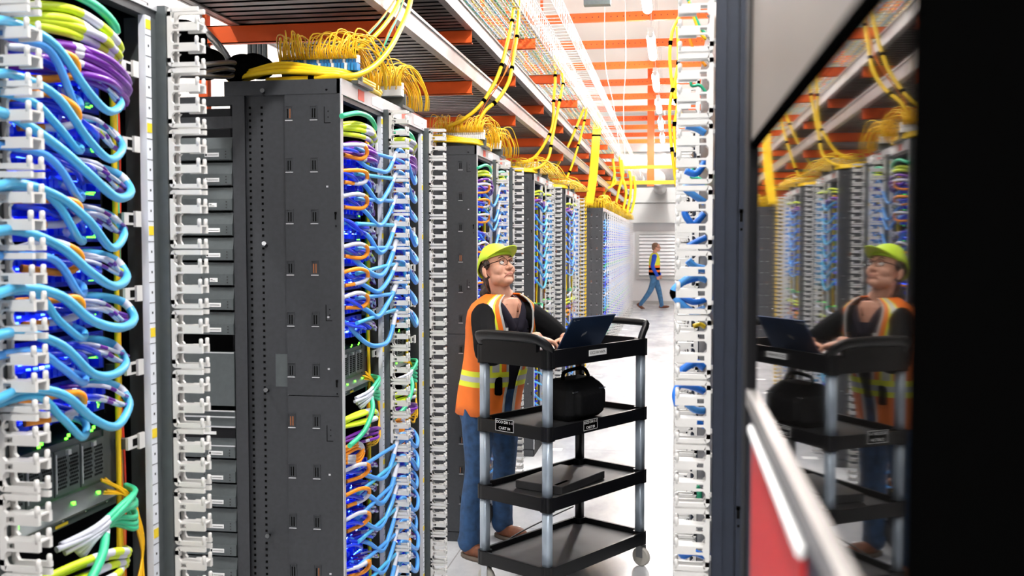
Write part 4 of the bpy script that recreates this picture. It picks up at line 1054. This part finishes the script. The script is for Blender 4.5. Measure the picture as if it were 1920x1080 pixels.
def jeans(mb):
    frame_loft(mb,[(tc(.97),.165,.125),(tc(.90),.180,.138),(tc(.83),.185,.140),(tc(.77),.17,.125)],Fd)
    for s,ft in ((-1,ftR),(1,ftL)):
        hip=tc(.84)+Ld*s*.088; kn=(hip+ft)/2+Fd*.03; kn.z=.49
        limb(mb,[hip,hip.lerp(kn,.5)+Fd*.01,kn,kn.lerp(ft+Vector((0,0,.1)),.5)-Fd*.012,ft+Vector((0,0,.13)),ft+Vector((0,0,.09))-Fd*.005],[.098,.088,.068,.064,.060,.068],k=5)
hm('jeans', jeans, 'denim', .009, 3)
for ft in (ftR,ftL):
    fd2 = Vector((math.cos(phi+.1),math.sin(phi+.1),0)); s2=Vector((-fd2.y,fd2.x,0)); T2=Matrix((fd2,s2,Vector((0,0,1)))).transposed()
    def boot(mb):
        limb(mb,[ft+Vector((0,0,.16)),ft+Vector((0,0,.09)),ft+Vector((0,0,.06))+fd2*.01],[.05,.05,.045]); 
        mb.ball(ft+fd2*.10+Vector((0,0,.045)),.085,.046,.038,T=T2); mb.ball(ft+fd2*.03+Vector((0,0,.045)),.085,.042,.042,T=T2)
    o=hm('boot', boot, 'boot_brown', .006, 2)
    def sole(mb):
        p=[]; 
        for i in range(16):
            a=2*math.pi*i/16; p.append(ft+fd2*(.065+.125*math.cos(a))+s2*(.05*math.sin(a)))
        mb.rings([[q+Vector((0,0,h)) for q in p] for h in (0,.02)])
    hm('boot_sole', sole, 'sole')

# walking man, far away
base = P(1228,577,26.6); base.z=0
mn = empty('person', base, 'person in a yellow safety vest and blue sleeves walking past the far vent', 'person')
def mput(name, fn, mats, vox=None, it=2):
    mb=MB(); fn(mb); o=mb.build(name,mats,mn)
    if vox: remesh(o,vox,it)
    return o
FX=Vector((1,0,0)); 
def V(x,y,z): return Vector((x,y,z))
def mbody(mb):
    mb.ball(V(.03,0,1.64),.095,.075,.115); mb.ball(V(.07,0,1.585),.06,.055,.06); mb.ball(V(.135,0,1.63),.018,.014,.022); mb.ball(V(.02,-.078,1.62),.014,.01,.028)
    mb.tube([V(0,0,1.6),V(-.02,0,1.42)],[.055,.062],14); frame_loft(mb,[(V(-.02,0,1.0),.14,.1),(V(-.02,0,1.3),.17,.11),(V(-.02,0,1.42),.15,.08)],FX)
    for s,w in ((-1,V(.06,-.22,.88)),(1,V(.12,.2,.9))):
        limb(mb,[V(-.02,s*.19,1.38),V(-.06,s*.23,1.12),w],[.04,.035,.026]); hand(mb,w,(.3,0,-1),(0,s,.0),1 if s<0 else -1,.9)
mput('body',mbody,'skin',.009)
mput('hair',lambda mb:(mb.ball(V(.0,0,1.675),.098,.083,.098),mb.ball(V(-.035,0,1.62),.06,.07,.07)),'hair_man',.012)
mput('glasses_frame',lambda mb:(mb.tube([V(.115,-.06,1.645),V(0.02,-.085,1.645)],.005,6),mb.tube([V(.125,-.055+.02*math.cos(R(a)),1.64+.02*math.sin(R(a))) for a in range(0,361,40)],.003,5,cap=False)),'black')
def sl(mb):
    for s,w in ((-1,V(.06,-.22,.90)),(1,V(.12,.2,.92))): limb(mb,[V(-.02,s*.17,1.40),V(-.04,s*.215,1.28),V(-.06,s*.235,1.12),w],[.07,.062,.052,.042])
    frame_loft(mb,[(V(-.02,0,.95),.15,.11),(V(-.02,0,1.3),.17,.12),(V(-.02,0,1.42),.16,.09),(V(-.02,0,1.47),.08,.06)],FX)
mput('blue_sweater',sl,'shirt_blue',.012)
zz=[.90,.98,1.04,1.10,1.16,1.22,1.30,1.38,1.43,1.47,1.49]; wd=[.185,.185,.18,.18,.18,.185,.185,.175,.15,.11,.08]; dd=[.15,.15,.148,.148,.15,.15,.145,.13,.11,.09,.07]
def mv(mb):
    secs=[(V(-.02+.0*z,0,z),w,d_) for z,w,d_ in zip(zz,wd,dd)]
    frame_loft(mb,secs,FX,32,mf=lambda i,j: [2,1,2,1,0,0,0,0,0,0][j],cap=False)
mput('safety_vest',mv,['vest_yellow','vest_orange','black'])
def mj(mb):
    frame_loft(mb,[(V(-.02,0,.98),.155,.12),(V(-.02,0,.88),.17,.13),(V(-.02,0,.80),.16,.12)],FX)
    limb(mb,[V(-.02,-.08,.86),V(-.12,-.08,.5),V(-.36,-.08,.15),V(-.39,-.08,.11)],[.095,.075,.055,.058]); limb(mb,[V(-.02,.08,.86),V(.10,.08,.48),V(.17,.08,.14),V(.17,.08,.08)],[.095,.075,.055,.06])
mput('jeans',mj,'denim_light',.012)
for q,(c,an) in enumerate(((V(-.40,-.08,.07),R(35)),(V(.20,.08,.045),R(-4)))):
    T2=Matrix.Rotation(an,3,'Y'); mput('boot',lambda mb:(mb.ball(c+T2@V(.04,0,0),.15,.05,.04,T=T2),mb.ball(c+T2@V(-.03,0,.03),.06,.045,.06,T=T2)),'boot_brown',.012)

# ------------------------------------------------------------------ light and look
w = bpy.data.worlds.new('world'); sc.world = w; w.use_nodes = True; w.node_tree.nodes['Background'].inputs[0].default_value=(.8,.85,1,1); w.node_tree.nodes['Background'].inputs[1].default_value=.3
def area(name, loc, size, size_y, power, col=(1,1,1), rot=(0,0,0)):
    l = bpy.data.lights.new(name,'AREA'); l.shape='RECTANGLE'; l.size=size; l.size_y=size_y; l.energy=power; l.color=col
    o = bpy.data.objects.new(name,l); COL.objects.link(o); o.location=loc; o.rotation_euler=rot; return o
for i in range(14): area('lamp_light', (-.27,-6.4+2.5*i+.575,3.93), .12, 1.1, 38, (1,.97,.94))
for y in (1.6,5.1,8.6,12.6): area('fill_light', (-3.1,y,5.2), .2,1.2, 90)  # added fill that brightens the white containment wall
for y in (2.6,8.6,14.6,20.6): area('fill_light', (3.0,y,5.2), .2,1.2, 60)  # fill below the added lamps on the opposite side
area('fill_light', (-.3,25.2,5.2), 2.,.3, 160)  # extra light added to lift the end wall
sc.view_settings.view_transform='Standard'; sc.view_settings.look='None'; sc.view_settings.gamma=1; sc.view_settings.exposure=.36; sc.view_settings.use_curve_mapping=False
sc.cycles.use_denoising=True; sc.cycles.max_bounces=8; sc.cycles.diffuse_bounces=4; sc.cycles.glossy_bounces=4; sc.cycles.sample_clamp_indirect=8; sc.cycles.transparent_max_bounces=8
for o in list(COL.objects):
    if o.type=='MESH' and o.parent is None and 'label' not in o and 'kind' not in o: print('UNTAGGED', o.name)
